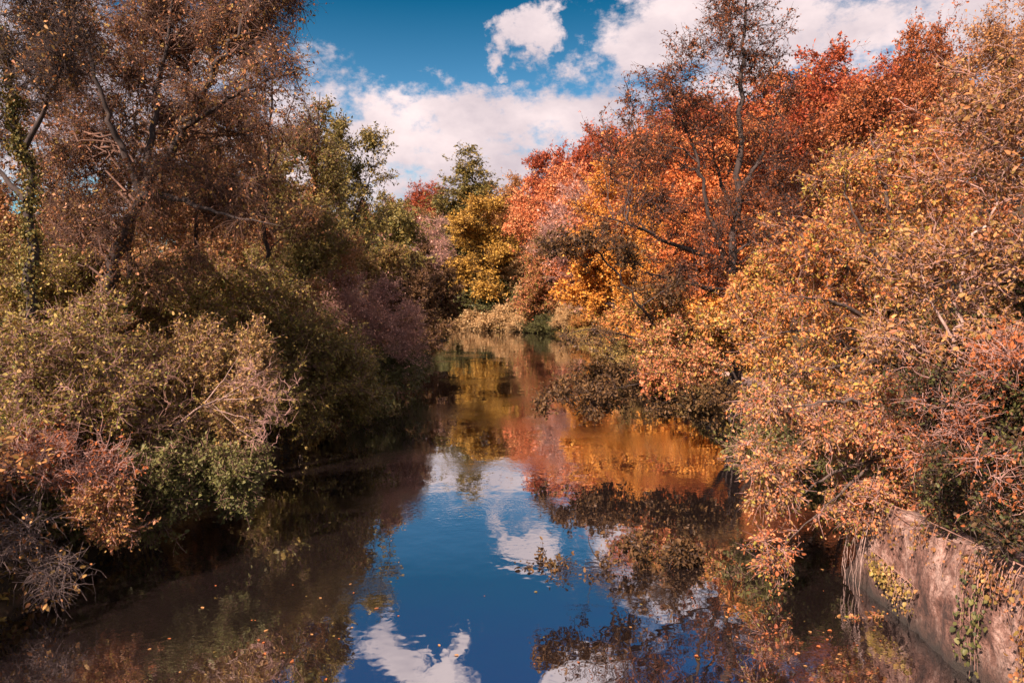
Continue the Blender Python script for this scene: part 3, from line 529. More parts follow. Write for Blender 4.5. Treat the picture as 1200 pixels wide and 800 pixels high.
build_tree('pale_barked_tree', 'pale pink-barked small tree with crooked bare boughs near the right margin', 'tree',
    [[G(1120, 11.5, -.1), *S((1125, 480, 11.4), (1118, 400, 11.2), (1122, 345, 11.1), (1146, 285, 11), (1170, 236, 11), (1174, 185, 11), (1166, 110, 11))], S((1170, 236, 11), (1150, 190, 10.9), (1125, 160, 10.8)), S((1172, 210, 11), (1200, 160, 11), (1230, 100, 11)), S((1118, 400, 11.2), (1085, 340, 11.2), (1078, 300, 11.2)), S((1120, 430, 11.3), (1060, 400, 11), (1000, 395, 10.8))],
    PB((1150, 120, 11, 56, 50, .8), (1190, 190, 11, 44, 50, .8), (1110, 210, 10.9, 50, 44, .7), (1090, 300, 11.1, 50, 40, .7), (1170, 310, 11, 50, 56, .8), (1050, 400, 10.9, 56, 30, .6), (1140, 400, 11, 60, 40, .8)),
    M['brown'], M['palebark'], M['pinktwig'], 48, n1=44, n2=260, tw=9, tl=.3, per=4.5, ls=.055, clus=.4, r0=.05, wob=.2)
shrub('dark green ivy bush sprawling on top of the wall', 49, [(1150, 530, 9.6, 62, 52, .8), (1190, 600, 9, 44, 40, .6), (1120, 470, 10.2, 56, 44, .8), (1195, 470, 9.4, 50, 60, .8), (1110, 590, 10.4, 36, 24, .5)], M['ivymix'], px=1205, D=10, nst=8, n1=44, n2=330, tw=12, tl=.32, clus=.14, per=7, ls=.042, r0=.03, twigm=M['darktwig'])
build_tree('hillside_maple', 'copper-brown tree on the lower slope behind the golden-leaved tree', 'tree',
    [[G(1010, 31), *S((1010, 380, 31), (1008, 280, 31), (1005, 190, 31), (1000, 120, 31))], S((1008, 290, 31), (1060, 220, 31), (1090, 150, 31)), S((1008, 300, 31), (960, 240, 31), (945, 180, 31))],
    PB((970, 150, 31, 56, 36, 2), (1040, 140, 31, 60, 40, 2), (1000, 220, 31, 80, 50, 2.4), (1090, 200, 31, 60, 50, 2.2), (940, 230, 31, 44, 50, 2), (1000, 320, 30, 90, 50, 2.4), (1130, 270, 30, 60, 60, 2.2)),
    M['russet'], M['darkbark'], M['darktwig'], 50, n1=60, n2=480, tw=13, tl=.6, per=7, ls=.1, r0=.25, fine=False, tr=.006)
build_tree('feathery_tree', 'feathery golden-brown tree high on the slope at the right margin', 'tree',
    [[G(1185, 37), *S((1185, 300, 37), (1182, 200, 37), (1180, 100, 37), (1178, 20, 37))], S((1183, 220, 37), (1140, 150, 37), (1120, 100, 37)), S((1183, 220, 37), (1230, 140, 37), (1240, 60, 37))],
    PB((1175, 60, 37, 44, 46, 2.2), (1215, 40, 37, 44, 50, 2.2), (1150, 120, 37, 36, 40, 2.2), (1190, 140, 37, 60, 50, 2.4), (1150, 210, 36, 60, 50, 2.4)),
    M['tawny'], M['bark'], M['twig'], 51, n1=44, n2=420, tw=15, tl=.8, per=5, ls=.1, r0=.2, fine=False, spread=.5, tr=.006, tone_shift=-.1)
shrub('rusty twiggy brambles tangled through the ivy bush above the wall', 36, [(1130, 500, 9.8, 66, 60, .7), (1185, 560, 9.0, 50, 56, .6), (1190, 430, 9.6, 50, 50, .7)], M['russet'], px=1200, D=9.8, nst=8, n1=40, n2=150, tw=11, tl=.34, per=4., ls=.042, clus=.35, twigm=M['pinktwig'], r0=.018, wob=.25, cat='bramble', name='bramble_bush')
shrub('mottled green and red bush on the bank between the wall and the golden-leaved tree', 52, [(1150, 400, 13.5, 60, 60, 1.2), (1195, 340, 13.5, 44, 60, 1.2), (1090, 450, 14.5, 56, 40, 1.), (1000, 500, 16, 60, 36, 1.1), (930, 510, 18, 50, 30, 1.2)], M['ivymix'], px=1130, D=15, n1=40, n2=360, tw=13, tl=.36, per=8, ls=.065)
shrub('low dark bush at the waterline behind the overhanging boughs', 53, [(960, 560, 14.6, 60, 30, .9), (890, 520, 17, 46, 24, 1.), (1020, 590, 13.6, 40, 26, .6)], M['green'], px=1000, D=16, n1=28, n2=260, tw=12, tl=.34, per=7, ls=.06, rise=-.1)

# ------------------------------------------------------------------ trees of the valley side (six kinds, copied)
def proto(name, kind, seed):
    """a tree about 20 m tall built once; crown parts shared by its copies"""
    rng = np.random.default_rng(seed)
    if kind == 'dome':
        st = [[(0, 0, -1), (.2, .1, 4), (.1, -.2, 9), (.3, 0, 15)], [(.1, 0, 5), (2, 1, 9), (3.4, 2, 13)], [(.1, 0, 6), (-2, -1, 10), (-3.5, -1.5, 14)], [(.1, 0, 6.5), (.5, -2.2, 11), (.6, -3.6, 14)]]
        bl = [(0, 0, 14.5, 4.8, 4.8, 5), (2.8, 1.5, 11.5, 3.6, 3.6, 3.8), (-3, -1, 11, 3.5, 3.6, 4), (.5, -3, 10.5, 3.6, 3.2, 4), (-.5, 3, 11, 3.4, 3.2, 4), (0, 0, 6.5, 4, 4, 3, .8)]
        a = dict(n1=70, n2=700, tw=12, tl=1.0, per=5.5, ls=.22, r0=.32, tr=.010, clus=.2)
    elif kind == 'tall':
        st = [[(0, 0, -1), (.1, .2, 5), (-.2, .1, 11), (.2, 0, 19)], [(0, .1, 7), (1.5, .5, 10), (2.4, .8, 13)], [(0, .1, 8), (-1.4, -.6, 12), (-2.2, -.8, 15)]]
        bl = [(0, 0, 17.5, 2.2, 2.2, 3, .7), (.3, .3, 13, 3.4, 3.4, 3.6), (-.8, -.5, 9.5, 3.8, 3.6, 3.6), (1.2, .2, 6.5, 3.8, 3.8, 3.2), (-1.6, .6, 5, 3, 3, 2.6)]
        a = dict(n1=60, n2=620, tw=12, tl=.9, per=5.5, ls=.22, r0=.3, tr=.010, clus=.2)
    elif kind == 'wispy':
        st = [[(0, 0, -1), (.1, .2, 4), (-.2, .1, 8), (.2, 0, 13)], [(0, .1, 3), (1.5, .5, 7), (2.6, .8, 11)], [(0, .1, 3.5), (-1.6, -.6, 8), (-2.6, -.8, 12)], [(0, .1, 3), (.2, -1.8, 7), (.1, -2.8, 11)]]
        bl = [(0, 0, 11.5, 4, 4, 4), (2.5, .8, 9, 3, 3, 4), (-2.6, -.6, 9, 3, 3, 4), (0, -2.5, 8.5, 3, 3, 4), (0, 0, 5, 3, 3, 3, .6)]
        a = dict(n1=56, n2=520, tw=16, tl=1.3, per=.8, ls=.2, r0=.22, tr=.013, spread=.55)
    elif kind == 'ragged':
        st = [[(0, 0, -1), (.3, .2, 5), (.1, .1, 10), (.8, 0, 17)], [(.2, .1, 6), (2.4, .5, 8), (4.2, .8, 9.5)], [(.1, .1, 8), (-2.2, -.6, 11), (-3.8, -.8, 12.5)], [(.1, 0, 9), (.8, -2.2, 12), (1.5, -3.2, 14.5)]]
        bl = [(.8, 0, 16.5, 2.4, 2.4, 2), (3.6, .6, 10, 2.4, 2.2, 1.6), (-3.2, -.8, 12.5, 2.6, 2.4, 1.7), (1.3, -2.8, 14, 2.2, 2.2, 1.7), (-.6, 2.4, 11, 2.8, 2.2, 1.8), (1, -1.5, 8, 3.6, 3, 2), (-2, 0, 7, 2.8, 2.6, 1.7), (0, 0, 13, 2.2, 2.2, 1.8), (2.6, -1, 5, 3, 3, 1.8), (-1.5, 1, 4, 3, 3, 1.8)]
        a = dict(n1=70, n2=650, tw=12, tl=.9, per=5.5, ls=.22, r0=.3, tr=.010, clus=.2)
    elif kind == 'bush':
        st = [[(0, 0, -.5), (.1, .2, 1), (.2, 0, 2.6)], [(0, .01, -.5), (.9, .2, 1.2), (1.4, .3, 2)], [(0, -.01, -.5), (-.9, -.2, 1.2), (-1.5, -.3, 1.8)]]
        bl = [(0, 0, 2., 1.8, 1.6, 1.3), (1.4, .2, 1.4, 1.4, 1.4, 1.1), (-1.4, -.2, 1.3, 1.4, 1.4, 1.1), (.2, -1, 1, 1.6, 1.2, .9)]
        a = dict(n1=34, n2=320, tw=12, tl=.5, per=9, ls=.09, r0=.06, tr=.006, clus=.2, trunk='stems', crown='foliage')
    return build_tree(name, 'x', 'tree', [np.array(s, float) for s in st], bl, M['russet'], M['darkbark'], M['darktwig'], seed, fine=False, base=(0, 0, 0), **a)
PROTO = {k: proto('proto_'+k, k.rstrip('2'), s) for k, s in (('dome', 71), ('dome2', 72), ('tall', 73), ('wispy', 74), ('ragged', 75), ('ragged2', 76), ('bush', 77), ('bush2', 78))}
PH = {'dome': 19, 'dome2': 19, 'tall': 20.5, 'wispy': 15.5, 'ragged': 18.5, 'ragged2': 18.5, 'bush': 3.4, 'bush2': 3.4}
prng = np.random.default_rng(5)
def plant(kind, name, label, px, top, D, leafm, cat='tree', group=None, width=1., twigm=None, base=None):
    """copy of a kind, standing on the ground at photo column px and depth D, reaching up to photo row top"""
    p = PROTO[kind]
    b = G(px, D, 0) if base is None else np.array(base, float)
    hgt = max(at(px, top, D)[2]-b[2], 1.) if base is None else top
    s = hgt/PH[kind]
    r = p.copy(); COL.objects.link(r); r.name = name; r.location = [float(c) for c in b]; r.rotation_euler = (0, 0, prng.uniform(0, 6.28))
    r.scale = (s*width, s*width, s)
    r["label"] = label; r["category"] = cat
    if group: r["group"] = group
    elif "group" in r: del r["group"]
    for ch in list(p.children):
        c = ch.copy(); COL.objects.link(c); c.parent = r; c.name = ch.name.split('.')[0]
        m = leafm if ch.name.split('.')[0] in ('crown', 'foliage') else (twigm if twigm and ch.name.startswith('branches') else None)
        if m: c.material_slots[0].link = 'OBJECT'; c.material_slots[0].material = m
    return r

# the far end of the reach
plant('tall', 'evergreen_tree', 'tall dark green tree with a wispy top rising at the head of the river', 545, 170, 132, M['mixgreen'], width=1.45)
plant('ragged', 'yellow_green_tree', 'yellow-green tree with a dark side standing at the head of the river', 565, 226, 112, M['yellowgreen'], width=1.25)
plant('dome', 'tan_tree', 'rounded tan-brown tree beside the yellow-green tree at the river bend', 602, 208, 128, M['tawny'], width=1.0)
plant('dome2', 'red_dome_tree', 'small red-domed tree on the skyline past the wispy dark green one', 497, 211, 185, M['darkred'])
plant('wispy', 'bare_pink_tree', 'pale pink half-bare tree left of the yellow-green tree', 492, 252, 122, M['pink'], twigm=M['pinktwig'], width=1.1)
plant('dome', 'brown_far_tree', 'low brown tree under the small red-domed tree on the skyline', 460, 232, 150, M['brown'])
plant('ragged2', 'russet_far_tree', 'russet tree on the far skyline behind the left bank trees', 430, 236, 165, M['russet'])
plant('bush', 'dark_evergreen_bush', 'dark evergreen bush in the shade under the yellow-green tree', 575, 318, 112, M['green'], cat='bush', width=1.6)
plant('bush2', 'dark_evergreen_bush', 'dark evergreen bush at the foot of the half-bare pink tree', 535, 318, 118, M['green'], cat='bush', width=1.6)
plant('ragged2', 'brown_far_tree', 'brown tree filling the gap behind the yellow-green tree', 582, 232, 150, M['brown'], width=1.3)
plant('dome2', 'brown_far_tree', 'tawny tree behind the half-bare pink tree at the river bend', 515, 238, 150, M['tawny'], width=1.3)
plant('ragged', 'orange_far_tree', 'small orange tree low at the bend right of the yellow-green tree', 612, 290, 112, M['tan'], width=1.4)
plant('ragged2', 'green_far_tree', 'shaded green tree low behind the far bank brambles', 590, 285, 116, M['green'], width=1.3)
# right slope
plant('dome', 'red_tree', 'vermilion tree on the slope between the bright orange tree and the scarlet one', 752, 168, 84, M['salmon'], width=1.2)
plant('dome2', 'copper_tree', 'copper crown on the skyline behind the tall russet tree top', 872, 120, 78, M['darkred'], width=1.3)
plant('dome', 'red_tree', 'rust-red tree on the skyline left of the tall russet tree', 815, 118, 90, M['darkred'], width=1.3)
plant('dome2', 'red_beech', 'red-orange beech with fanned boughs at the foot of the slope past the bend', 650, 188, 108, M['salmon'], width=1.0)
plant('ragged', 'dark_red_tree', 'dark red pointed tree on the skyline above the red-orange beech', 640, 176, 128, M['darkred'])
plant('dome', 'dark_red_tree', 'broad dark red tree on the skyline beside the half-bare mauve tree', 690, 152, 118, M['darkred'])
plant('wispy', 'bare_mauve_tree', 'half-bare mauve tree amid the red crowns of the slope', 694, 205, 92, M['pink'], twigm=M['pinktwig'])
plant('ragged2', 'orange_tree', 'bright orange tree glowing behind the leaning sapling', 722, 190, 76, M['orange'], width=1.1)
plant('dome', 'orange_tree', 'orange-yellow tree low on the slope left of the tall russet tree', 760, 215, 62, M['orange'], width=1.0)
plant('ragged', 'orange_tree', 'yellow-orange tree right above the riverside path', 715, 268, 82, M['orange'], width=1.0)
plant('tall', 'pink_orange_tree', 'pale orange slim tree at the bend beside the red-orange beech', 632, 262, 98, M['pinkgold'], width=1.1)
plant('dome2', 'red_tree', 'scarlet tree seen through the open crown of the tall russet tree', 790, 130, 64, M['red'])
plant('ragged', 'copper_tree', 'copper tree on the slope right behind the tall russet tree', 850, 135, 58, M['red'])
plant('dome', 'copper_tree', 'broad coppery dome on the skyline right of the tall russet tree', 975, 56, 60, M['darkred'], width=1.0)
plant('dome2', 'umbrella_tree', 'lone umbrella-shaped tree standing clear on the skyline', 1088, 16, 76, M['russet'], width=.75)
plant('ragged2', 'copper_tree', 'bright copper tree on the skyline between the dome and the tall russet tree', 925, 85, 66, M['red'])
plant('dome', 'tan_slope_tree', 'tawny tree below the umbrella-shaped tree on the upper slope', 1085, 135, 52, M['brown'], width=1.1)
plant('ragged', 'tan_slope_tree', 'tawny tree crowding the skyline right of the umbrella-shaped tree', 1165, 72, 54, M['tawny'], width=.9)
plant('tall', 'brown_slope_tree', 'brown slim tree low on the slope behind the golden-leaved tree', 930, 190, 44, M['russet'], width=1.2)
plant('ragged2', 'golden_slope_tree', 'dull gold tree under the coppery dome on the slope', 990, 150, 46, M['brown'], width=1.1)
plant('dome2', 'copper_tree', 'bright red tree filling the slope between the scarlet and the copper trees', 830, 200, 48, M['red'])
for px, top, D, k, m, w, lab in ((672, 262, 96, 'dome', 'salmon', 1., 'salmon tree low on the slope under the half-bare mauve tree'), (752, 280, 66, 'ragged', 'orange', 1.2, 'golden-orange tree overhanging the riverside path'), (790, 250, 57, 'dome2', 'orange', 1.1, 'glowing orange tree low behind the stem of the tall russet tree'),
      (738, 322, 80, 'bush', 'orange', 1.5, 'big orange bush lit by the sun above the far bank'), (672, 348, 96, 'bush2', 'tan', 1.3, 'pale tawny bush at the edge of the sunlit path'), (900, 262, 45, 'ragged2', 'golden', 1.2, 'golden tree in the gap right of the tall russet tree'), (796, 116, 104, 'dome', 'red', 1.2, 'rust-orange crown on the far skyline left of the tall russet stem'), (848, 104, 98, 'dome2', 'salmon', 1.2, 'salmon crown on the far skyline right behind the tall russet stem'), (905, 88, 92, 'dome', 'red', 1.2, 'rust-orange crown on the skyline just right of the tall russet tree'), (1035, 70, 88, 'dome2', 'darkred', 1.2, 'dark red crown in the skyline dip left of the umbrella-shaped tree'),
      (745, 140, 110, 'dome2', 'darkred', 1.2, 'dark red crown at the far end of the high skyline'), (618, 235, 120, 'ragged', 'salmon', 1., 'salmon tree on the slope left of the red-orange beech')):
    plant(k, 'slope_tree', lab, px, top, D, M[m], width=w, cat='bush' if 'bush' in k else 'tree')
# left woods behind the bank trees
LW = [(20, 262, 42, 'dome', 'brown', 'brown tree deep in the wood behind the ivy-clad trunk'), (90, 250, 46, 'ragged', 'russet', 'russet tree deep in the wood behind the leaning trunk'), (160, 258, 50, 'dome2', 'tan', 'tawny tree deep in the wood right of the leaning trunk'), (235, 190, 48, 'ragged2', 'brown', 'taller brown tree in the wood behind the brown leaved tree'),
      (310, 205, 52, 'dome', 'russet', 'russet tree in the wood left of the slender ivy-wrapped trunk'), (375, 215, 70, 'ragged', 'brown', 'brown tree in the wood right of the slender ivy-wrapped trunk'), (-10, 205, 30, 'ragged2', 'willow', 'pale brown tree half cut off at the left margin'), (60, 225, 34, 'dome', 'brown', 'brown tree in the wood between the ivy-clad trunk and the leaning trunk')]
for px, top, D, k, m, lab in LW:
    plant(k, 'woodland_tree', lab, px, top, D, M[m], group='trees in the wood on the left bank', width=1.2)

plant('dome', 'shade_tree', 'low tree beside the viewpoint shading the near left water', 0, 9.2, 0, M['brown'], width=1.5, base=(-16.5, 3.5, .8))

for x_, y_, h_, m_, k_, lab in ((-10.5, 11.5, 2.6, 'brown', 'bush', 'brown bush in the shade behind the grey twig tangle'), (-11.5, 15.5, 3.4, 'mixgreen', 'bush2', 'green-brown bush at the root of the ivy-clad trunk'), (-12.5, 20.5, 3.8, 'willow', 'bush', 'pale brown bush at the root of the leaning trunk'), (-10.8, 19, 3., 'olive', 'bush2', 'olive bush between the leaning trunk and the water'),
      (-10.5, 24.5, 3.6, 'brown', 'bush', 'brown bush under the brown leaved tree'), (-13.5, 29, 4.6, 'willow', 'bush2', 'pale brown bush deep under the left bank trees'), (-9.8, 31.5, 3.4, 'mixgreen', 'bush', 'green-brown bush at the root of the slender ivy-wrapped trunk'), (-10.5, 40, 4.4, 'brown', 'bush2', 'brown bush under the fan-branched tree'), (-9.8, 50, 4.6, 'willow', 'bush', 'pale brown bush under the dense green-brown tree'),
      (-18, 24, 5.2, 'willow', 'bush', 'broad pale bush in the wood behind the leaning trunk'), (-18, 16, 5.2, 'brown', 'bush2', 'broad brown bush in the wood behind the ivy-clad trunk'), (-22, 34, 6.4, 'brown', 'bush', 'tall brown bush in the wood behind the brown leaved tree')):
    plant(k_, 'undergrowth_bush', lab, 0, h_, y_, M[m_], cat='bush', group='bushes under the left bank trees', width=1.3, base=(x_, y_, gz(x_, y_)-.1))

# bank bushes along both edges of the water
RB = [(536, 356, 110, 'tan', 'tan bramble at the outer end of the far bank'), (556, 356, 108.5, 'tan', 'tan bramble second along the far bank from the bend'), (577, 358, 106.5, 'tan', 'tan bramble under the dark evergreen bush on the far bank'), (598, 352, 104, 'tan', 'taller tan bramble with a shrubby top on the far bank'),
      (618, 358, 101, 'tan', 'tan bramble beside the dark waterside bush'), (637, 366, 97, 'green', 'dark green bush at the waterline of the sunlit far bank'), (660, 366, 93, 'tan', 'tan bramble just right of the dark waterside bush'), (684, 366, 87, 'golden', 'golden bush at the near end of the far bank'),
      (712, 372, 78, 'orange', 'orange bush where the path meets the far bank'), (748, 358, 68, 'orange', 'orange bush beside the riverside path'), (722, 388, 66, 'mixgreen', 'green-brown bush at the waterline below the path'), (760, 340, 56, 'golden', 'golden bush on the path edge past the leaning sapling'), (735, 390, 54, 'mixgreen', 'green-brown bush at the water just past the leaning sapling'),
      (800, 330, 48, 'golden', 'golden bush at the slope foot behind the yellow bush'), (770, 385, 42, 'olive', 'olive bush on the bank behind the pink-tinted bush'), (830, 345, 40, 'orange', 'orange bush on the bank behind the tall russet tree')]
for i, (px, top, D, m, lab) in enumerate(RB):
    plant('bush' if i % 2 else 'bush2', 'bank_bush', lab, px, top, D, M[m], cat='bush', group='bushes along the far and right bank', width=1.35)

for p in PROTO.values():
    for ch in list(p.children): bpy.data.objects.remove(ch)
    bpy.data.objects.remove(p)

# ------------------------------------------------------------------ ground cover of leaves, grass and ivy on the banks
def ground_cover():
    rng = np.random.default_rng(90)
    n = 170000
    y = 6+110*rng.uniform(0, 1, n)**1.6; side = rng.uniform(0, 1, n) < .5
    s = np.where(side, 7.2+np.abs(rng.normal(0, 5, n)), -6.8-np.abs(rng.normal(0, 5, n)))
    x = s+xc(y); z = ground(x, y)
    keep = (z > -.05) & ~((side) & (y < 13.5) & (s < 7.2)) & ~((side) & (np.abs(s-10.8-.25*np.sin(y*.2)) < .9)); x, y, z = x[keep], y[keep], z[keep]; n = len(x)
    A = rng.normal(0, 1, (n, 3))+np.array([0, 0, .7]); N = rng.normal(0, .6, (n, 3))+np.array([0, 0, .8])
    V, Q, f = leaf_mesh(np.stack([x, y, z+np.abs(rng.normal(0, .10, n))], 1), A, N, rng.uniform(.05, .13, n)*(1+y/45), rng, .5, False)
    cl = .5+.5*np.sin(x*.8)*np.sin(y*.5)
    tag(mesh_quads('ground_cover', V, Q, M['olive'], tone=np.clip(.45*cl+.55*rng.uniform(0, 1, n)-.1, 0, 1)), kind='stuff')
ground_cover()

# ------------------------------------------------------------------ near wall with creeper
def wall():
    m, nt, out = new_mat('weathered_wall'); L = nt.links.new
    tc = nt.nodes.new("ShaderNodeTexCoord"); p = nt.nodes.new("ShaderNodeBsdfPrincipled"); p.inputs["Roughness"].default_value = .92
    def nz(sc_, st, det=8):
        mp = nt.nodes.new("ShaderNodeMapping"); mp.inputs["Scale"].default_value = st; n = nt.nodes.new("ShaderNodeTexNoise"); n.inputs["Scale"].default_value = sc_; n.inputs["Detail"].default_value = det; n.inputs["Roughness"].default_value = .7
        L(tc.outputs["Object"], mp.inputs[0]); L(mp.outputs[0], n.inputs["Vector"]); return n
    a = nz(2.4, (1, 1, .7)); b = nz(14, (1, 1, 1)); 
    r = nt.nodes.new("ShaderNodeValToRGB"); e = r.color_ramp.elements; e[0].position = .36; e[0].color = (.06, .032, .022, 1); e[1].position = .60; e[1].color = (.56, .37, .29, 1); x = e.new(.48); x.color = (.26, .13, .09, 1)
    L(a.outputs["Fac"], r.inputs["Fac"])
    mx = nt.nodes.new("ShaderNodeMix"); mx.data_type = 'RGBA'; mx.blend_type = 'MULTIPLY'; mx.inputs["Factor"].default_value = .8
    r2 = nt.nodes.new("ShaderNodeValToRGB"); e = r2.color_ramp.elements; e[0].position = .38; e[0].color = (.35, .25, .2, 1); e[1].position = .55; e[1].color = (1, 1, 1, 1); L(b.outputs["Fac"], r2.inputs["Fac"])
    L(r.outputs[0], mx.inputs["A"]); L(r2.outputs[0], mx.inputs["B"]); 
    ge = nt.nodes.new("ShaderNodeNewGeometry"); sp_ = nt.nodes.new("ShaderNodeSeparateXYZ"); L(ge.outputs["Position"], sp_.inputs[0])
    ad = nt.nodes.new("ShaderNodeMath"); ad.operation = 'MULTIPLY_ADD'; ad.inputs[1].default_value = -.9; L(a.outputs["Fac"], ad.inputs[0]); L(sp_.outputs[2], ad.inputs[2])
    wr = nt.nodes.new("ShaderNodeMapRange"); wr.inputs[1].default_value = -.42; wr.inputs[2].default_value = .10; L(ad.outputs[0], wr.inputs[0])  # damp foot stain, carried higher to darken the wall's reflection in the water
    wet = nt.nodes.new("ShaderNodeMix"); wet.data_type = 'RGBA'; wet.inputs["A"].default_value = (.03, .022, .014, 1); L(wr.outputs[0], wet.inputs["Factor"]); L(mx.outputs["Result"], wet.inputs["B"]); L(wet.outputs["Result"], p.inputs["Base Color"])
    bp = nt.nodes.new("ShaderNodeBump"); bp.inputs["Strength"].default_value = 1.; bp.inputs["Distance"].default_value = .12; L(b.outputs["Fac"], bp.inputs["Height"]); L(bp.outputs[0], p.inputs["Normal"]); L(p.outputs[0], out.inputs[0])
    rng = np.random.default_rng(8)
    y = np.linspace(2.5, 12.9, 260); u = np.linspace(0, 1, 30)
    prof = []
    def lattice(a, b):
        g_ = rng.normal(0, 1, (a, b)); gy = np.linspace(0, a-1.001, 260); gx = np.linspace(0, b-1.001, 30)
        i_, j_ = gy.astype(int), gx.astype(int); u_, v_ = sm(0, 1, gy-i_)[:, None], sm(0, 1, gx-j_)[None]
        f = lambda p, q: g_[np.ix_(i_+p, j_+q)]
        return (f(0, 0)*(1-u_)+f(1, 0)*u_)*(1-v_)+(f(0, 1)*(1-u_)+f(1, 1)*u_)*v_
    wn_ = lattice(14, 4)*.035+lattice(34, 7)*.028+lattice(80, 14)*.018+rng.normal(0, .006, (260, 30))
    for k_, yy in enumerate(y):
        top = 1.75-.05*(yy-6)+.07*math.sin(yy*2.1)+.05*math.sin(yy*5.3+1)-.35*sm(11.8, 12.9, yy)
        for t in u: prof.append((5.94+.16*t+wn_[k_, int(round(t*29))], yy, -.5+t*(top+.5)))
        for t in (.5, 1.): prof.append((6.12+.55*t+rng.normal(0, .012), yy, top+.02-.05*t))
        prof.append((6.72, yy, -.5))
    n = len(u)+3
    V = np.array(prof); i = (np.arange(len(y)-1)[:, None]*n+np.arange(n-1)[None]).reshape(-1)
    Q = np.stack([i, i+n, i+n+1, i+1], -1)
    e0 = (len(y)-1)*n; cap = [[e0+j, e0+n-1, e0+n-2 if j < n-3 else e0+n-2, e0+j+1] for j in range(n-3)]
    o = mesh_quads('wall', V, np.concatenate([Q, np.array(cap)]), m); o.name = 'river_wall'; tag(o, 'weathered pinkish wall dropping straight into the water beneath ivy', 'wall')
wall()
def creeper(name, label, cat, mat, seed, starts, length, nst, leafn, lsz, wide=.75, twigm=None, spread=.2, part=('stems', 'foliage'), x0=5.98, lrange=(.4, 1.1)):
    """stems hanging down the face of the wall"""
    rng = np.random.default_rng(seed)
    (ya, za), (yb, zb) = starts
    t = rng.uniform(0, 1, nst); y0 = ya+(yb-ya)*t; z0 = za+(zb-za)*t
    n = 10; L = length*rng.uniform(*lrange, nst)
    s = np.linspace(0, 1, n)
    C = np.empty((nst, n, 3)); C[:, :, 1] = y0[:, None]+np.cumsum(rng.normal(0, spread*.22, (nst, n)), 1)*length*.4
    C[:, :, 2] = z0[:, None]-L[:, None]*s+.04*np.sin(s*9)[None]; C[:, :, 0] = x0-.02+np.clip((C[:, :, 2]-.9)*.08, -.1, .1)-.06*np.abs(np.sin(s*2.5))[None]+np.cumsum(rng.normal(0, .012, (nst, n)), 1)
    C[:, :, 2] = np.maximum(C[:, :, 2], .02)
    base = np.array([x0+.2, (ya+yb)/2, max(za, zb)]); C -= base
    root = empty(name, base); tag(root, label, cat)
    run_ = C[np.argsort(C[:, 0, 1]), 0]; run_ = catmull(run_[::max(1, nst//12)], 60)
    mesh_quads(part[0], *join([tubes(C, .006*rng.uniform(.6, 1.4, (nst, 1))*np.linspace(1, .5, n)[None], 4), tubes(run_[None], np.full((1, 60), .009), 5)]), twigm or M['twig'], root, smooth=True)
    if leafn:
        p, A, N, Sz, b = leaves_on(C, leafn, lsz, rng, .1, .8, .05)
        N = rng.normal(0, .5, N.shape)+np.array([-1., -.3, .3])
        V, Q, f = leaf_mesh(p, A, N, Sz, rng, wide, True)
        mesh_quads(part[1], V, Q, mat, root, tone=np.repeat(rng.uniform(0, 1, len(p)), f))
creeper('ivy_creeper', 'thin curtain of brown creeper fringing the top of the wall', 'creeper', M['brown'], 201, ((5, 1.95), (12.3, 1.65)), .7, 80, 15, .04)
creeper('ivy_creeper', 'green-gold ivy patch low on the wall face near its far end', 'creeper', M['olive'], 202, ((10.6, .7), (12.0, .8)), .45, 26, 20, .045)
creeper('ivy_creeper', 'strand of dark ivy leaves trailing down the pale middle of the wall', 'creeper', M['green'], 203, ((9.0, 1.5), (9.6, 1.5)), 1.3, 9, 22, .055, lrange=(.6, 1.1))
creeper('ivy_creeper', 'thick brown creeper covering the nearest end of the wall', 'creeper', M['brown'], 204, ((7.2, 1.75), (8.5, 1.7)), 1.4, 34, 26, .05)
creeper('hanging_roots', 'thin pale roots hanging to the water from the far end of the wall', 'roots', M['brown'], 205, ((11.9, 1.25), (12.7, 1.05)), 1.15, 12, 0, .05, twigm=M['palebark'], x0=5.85, part=('strands', 'x'), spread=.3, lrange=(.7, 1.15))

# ------------------------------------------------------------------ low boughs over the right water, driftwood, floating leaves
build_tree('fallen_branch', 'dark leafy fallen branch lying across the water off the right bank', 'branch',
    [[at(905, 662, 14.2), at(850, 668, 13.7), at(780, 664, 13.6), at(710, 668, 13.4), at(650, 660, 13.5), at(612, 655, 13.5)], [at(720, 672, 13.3), at(697, 650, 13.3), at(690, 625, 13.3), at(712, 618, 13.3)], [at(700, 668, 13.4), at(670, 690, 13.0), at(650, 700, 12.8)]],
    PB((650, 668, 13.4, 44, 14, .5), (735, 645, 13.4, 44, 16, .4), (800, 650, 13.5, 44, 14, .4), (690, 690, 12.9, 44, 12, .5), (760, 680, 13.2, 50, 10, .4)), M['darkbrown'], M['darkbark'], M['darktwig'], 61, n1=30, n2=130, tw=8, tl=.2, per=5, ls=.06, r0=.045, rise=-.2, lift=0, droop=.1, trunk='bough', crown='foliage', branch='twigs')
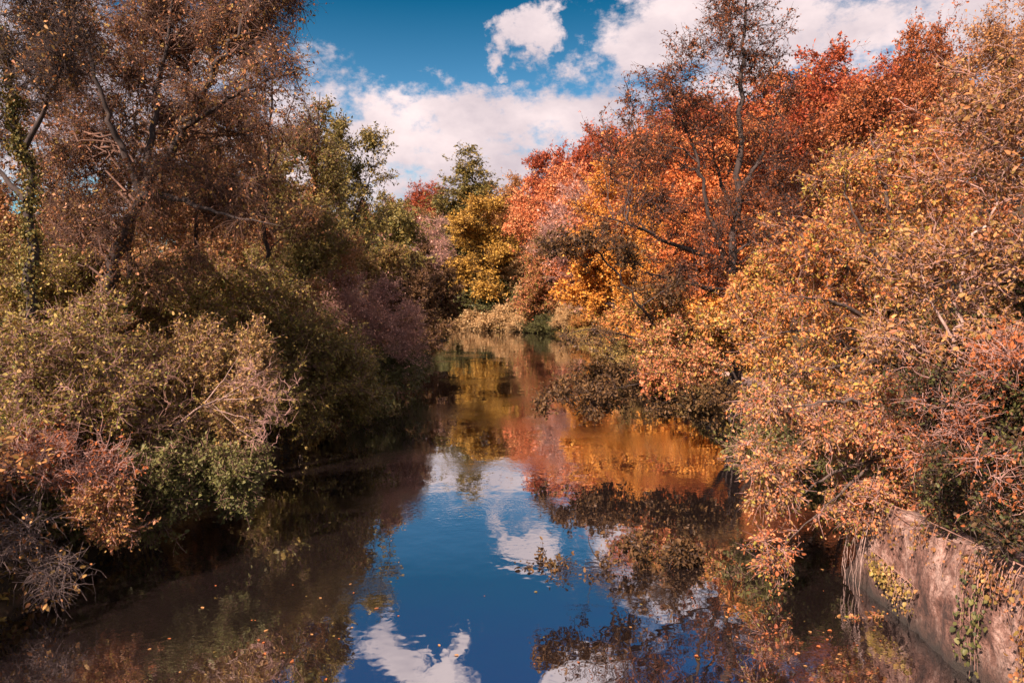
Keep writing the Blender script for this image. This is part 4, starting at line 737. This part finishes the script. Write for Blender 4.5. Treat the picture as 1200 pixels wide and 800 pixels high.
build_tree('fallen_branch', 'short pink leafy sprig floating beside the hanging roots', 'branch',
    [[at(1034, 722, 11.35), at(1010, 730, 11.2), at(985, 736, 11.2), at(960, 728, 11.3)]], PB((1000, 731, 11.2, 36, 7, .15), (1022, 724, 11.3, 14, 8, .1)), M['pinkgold'], M['bark'], M['pinktwig'], 62, n1=10, n2=40, tw=7, tl=.1, per=5, ls=.04, r0=.014, rise=-.5, trunk='bough', crown='foliage', branch='twigs')
def floating():
    rng = np.random.default_rng(64)
    P0 = np.zeros((1, 3)); meshes = []
    for k_ in range(4):
        V, Q, f = leaf_mesh(P0, np.array([[1., 0, .02]]), np.array([[.02, .05, 1.]]), np.array([.085]), np.random.default_rng(k_), .65, True)
        meshes.append((V+np.array([0, 0, .006]), Q, f))
    src = []
    spots = [(870, 700), (905, 690), (925, 722), (840, 745), (905, 772), (960, 762), (985, 772), (965, 695), (890, 725), (855, 715), (940, 780), (1000, 755), (820, 770), (915, 740), (950, 735), (800, 725), (755, 705), (250, 682), (225, 712), (300, 730), (355, 700), (420, 690), (180, 760), (330, 770), (640, 745), (560, 700), (470, 655), (880, 690), (990, 790), (1020, 780), (875, 655), (975, 750)]
    spots += [(rng.uniform(800, 1040), rng.uniform(660, 800)) for _ in range(34)]+[(rng.uniform(120, 420), rng.uniform(660, 800)) for _ in range(22)]+[(rng.uniform(420, 800), rng.uniform(560, 800)) for _ in range(12)]
    for i, (px, py) in enumerate(spots):
        px += rng.normal(0, 5); py += rng.normal(0, 3)
        d = math.atan((py-400)/F)+PITCH; D = CAM_Z/math.tan(d); q = at(px, py, D)
        if i < 4:
            V, Q, f = meshes[i]; o = mesh_quads('floating_leaf', V, Q, M['russet'] if i % 2 else M['brown'], tone=np.repeat([.5+.1*i], f)); src.append(o)
        else:
            o = src[i % 4].copy(); COL.objects.link(o)
        o.location = (q[0], q[1], 0); o.rotation_euler = (0, 0, rng.uniform(0, 6.28)); o.scale = (rng.uniform(.35, 1.),)*3
        tag(o, 'small fallen orange leaf floating flat on the dark water', 'leaf', 'fallen leaves floating on the water')
floating()
tot = sum(v[1] for v in STATS.values()); print('leaves', tot, 'twigs', sum(v[0] for v in STATS.values()))
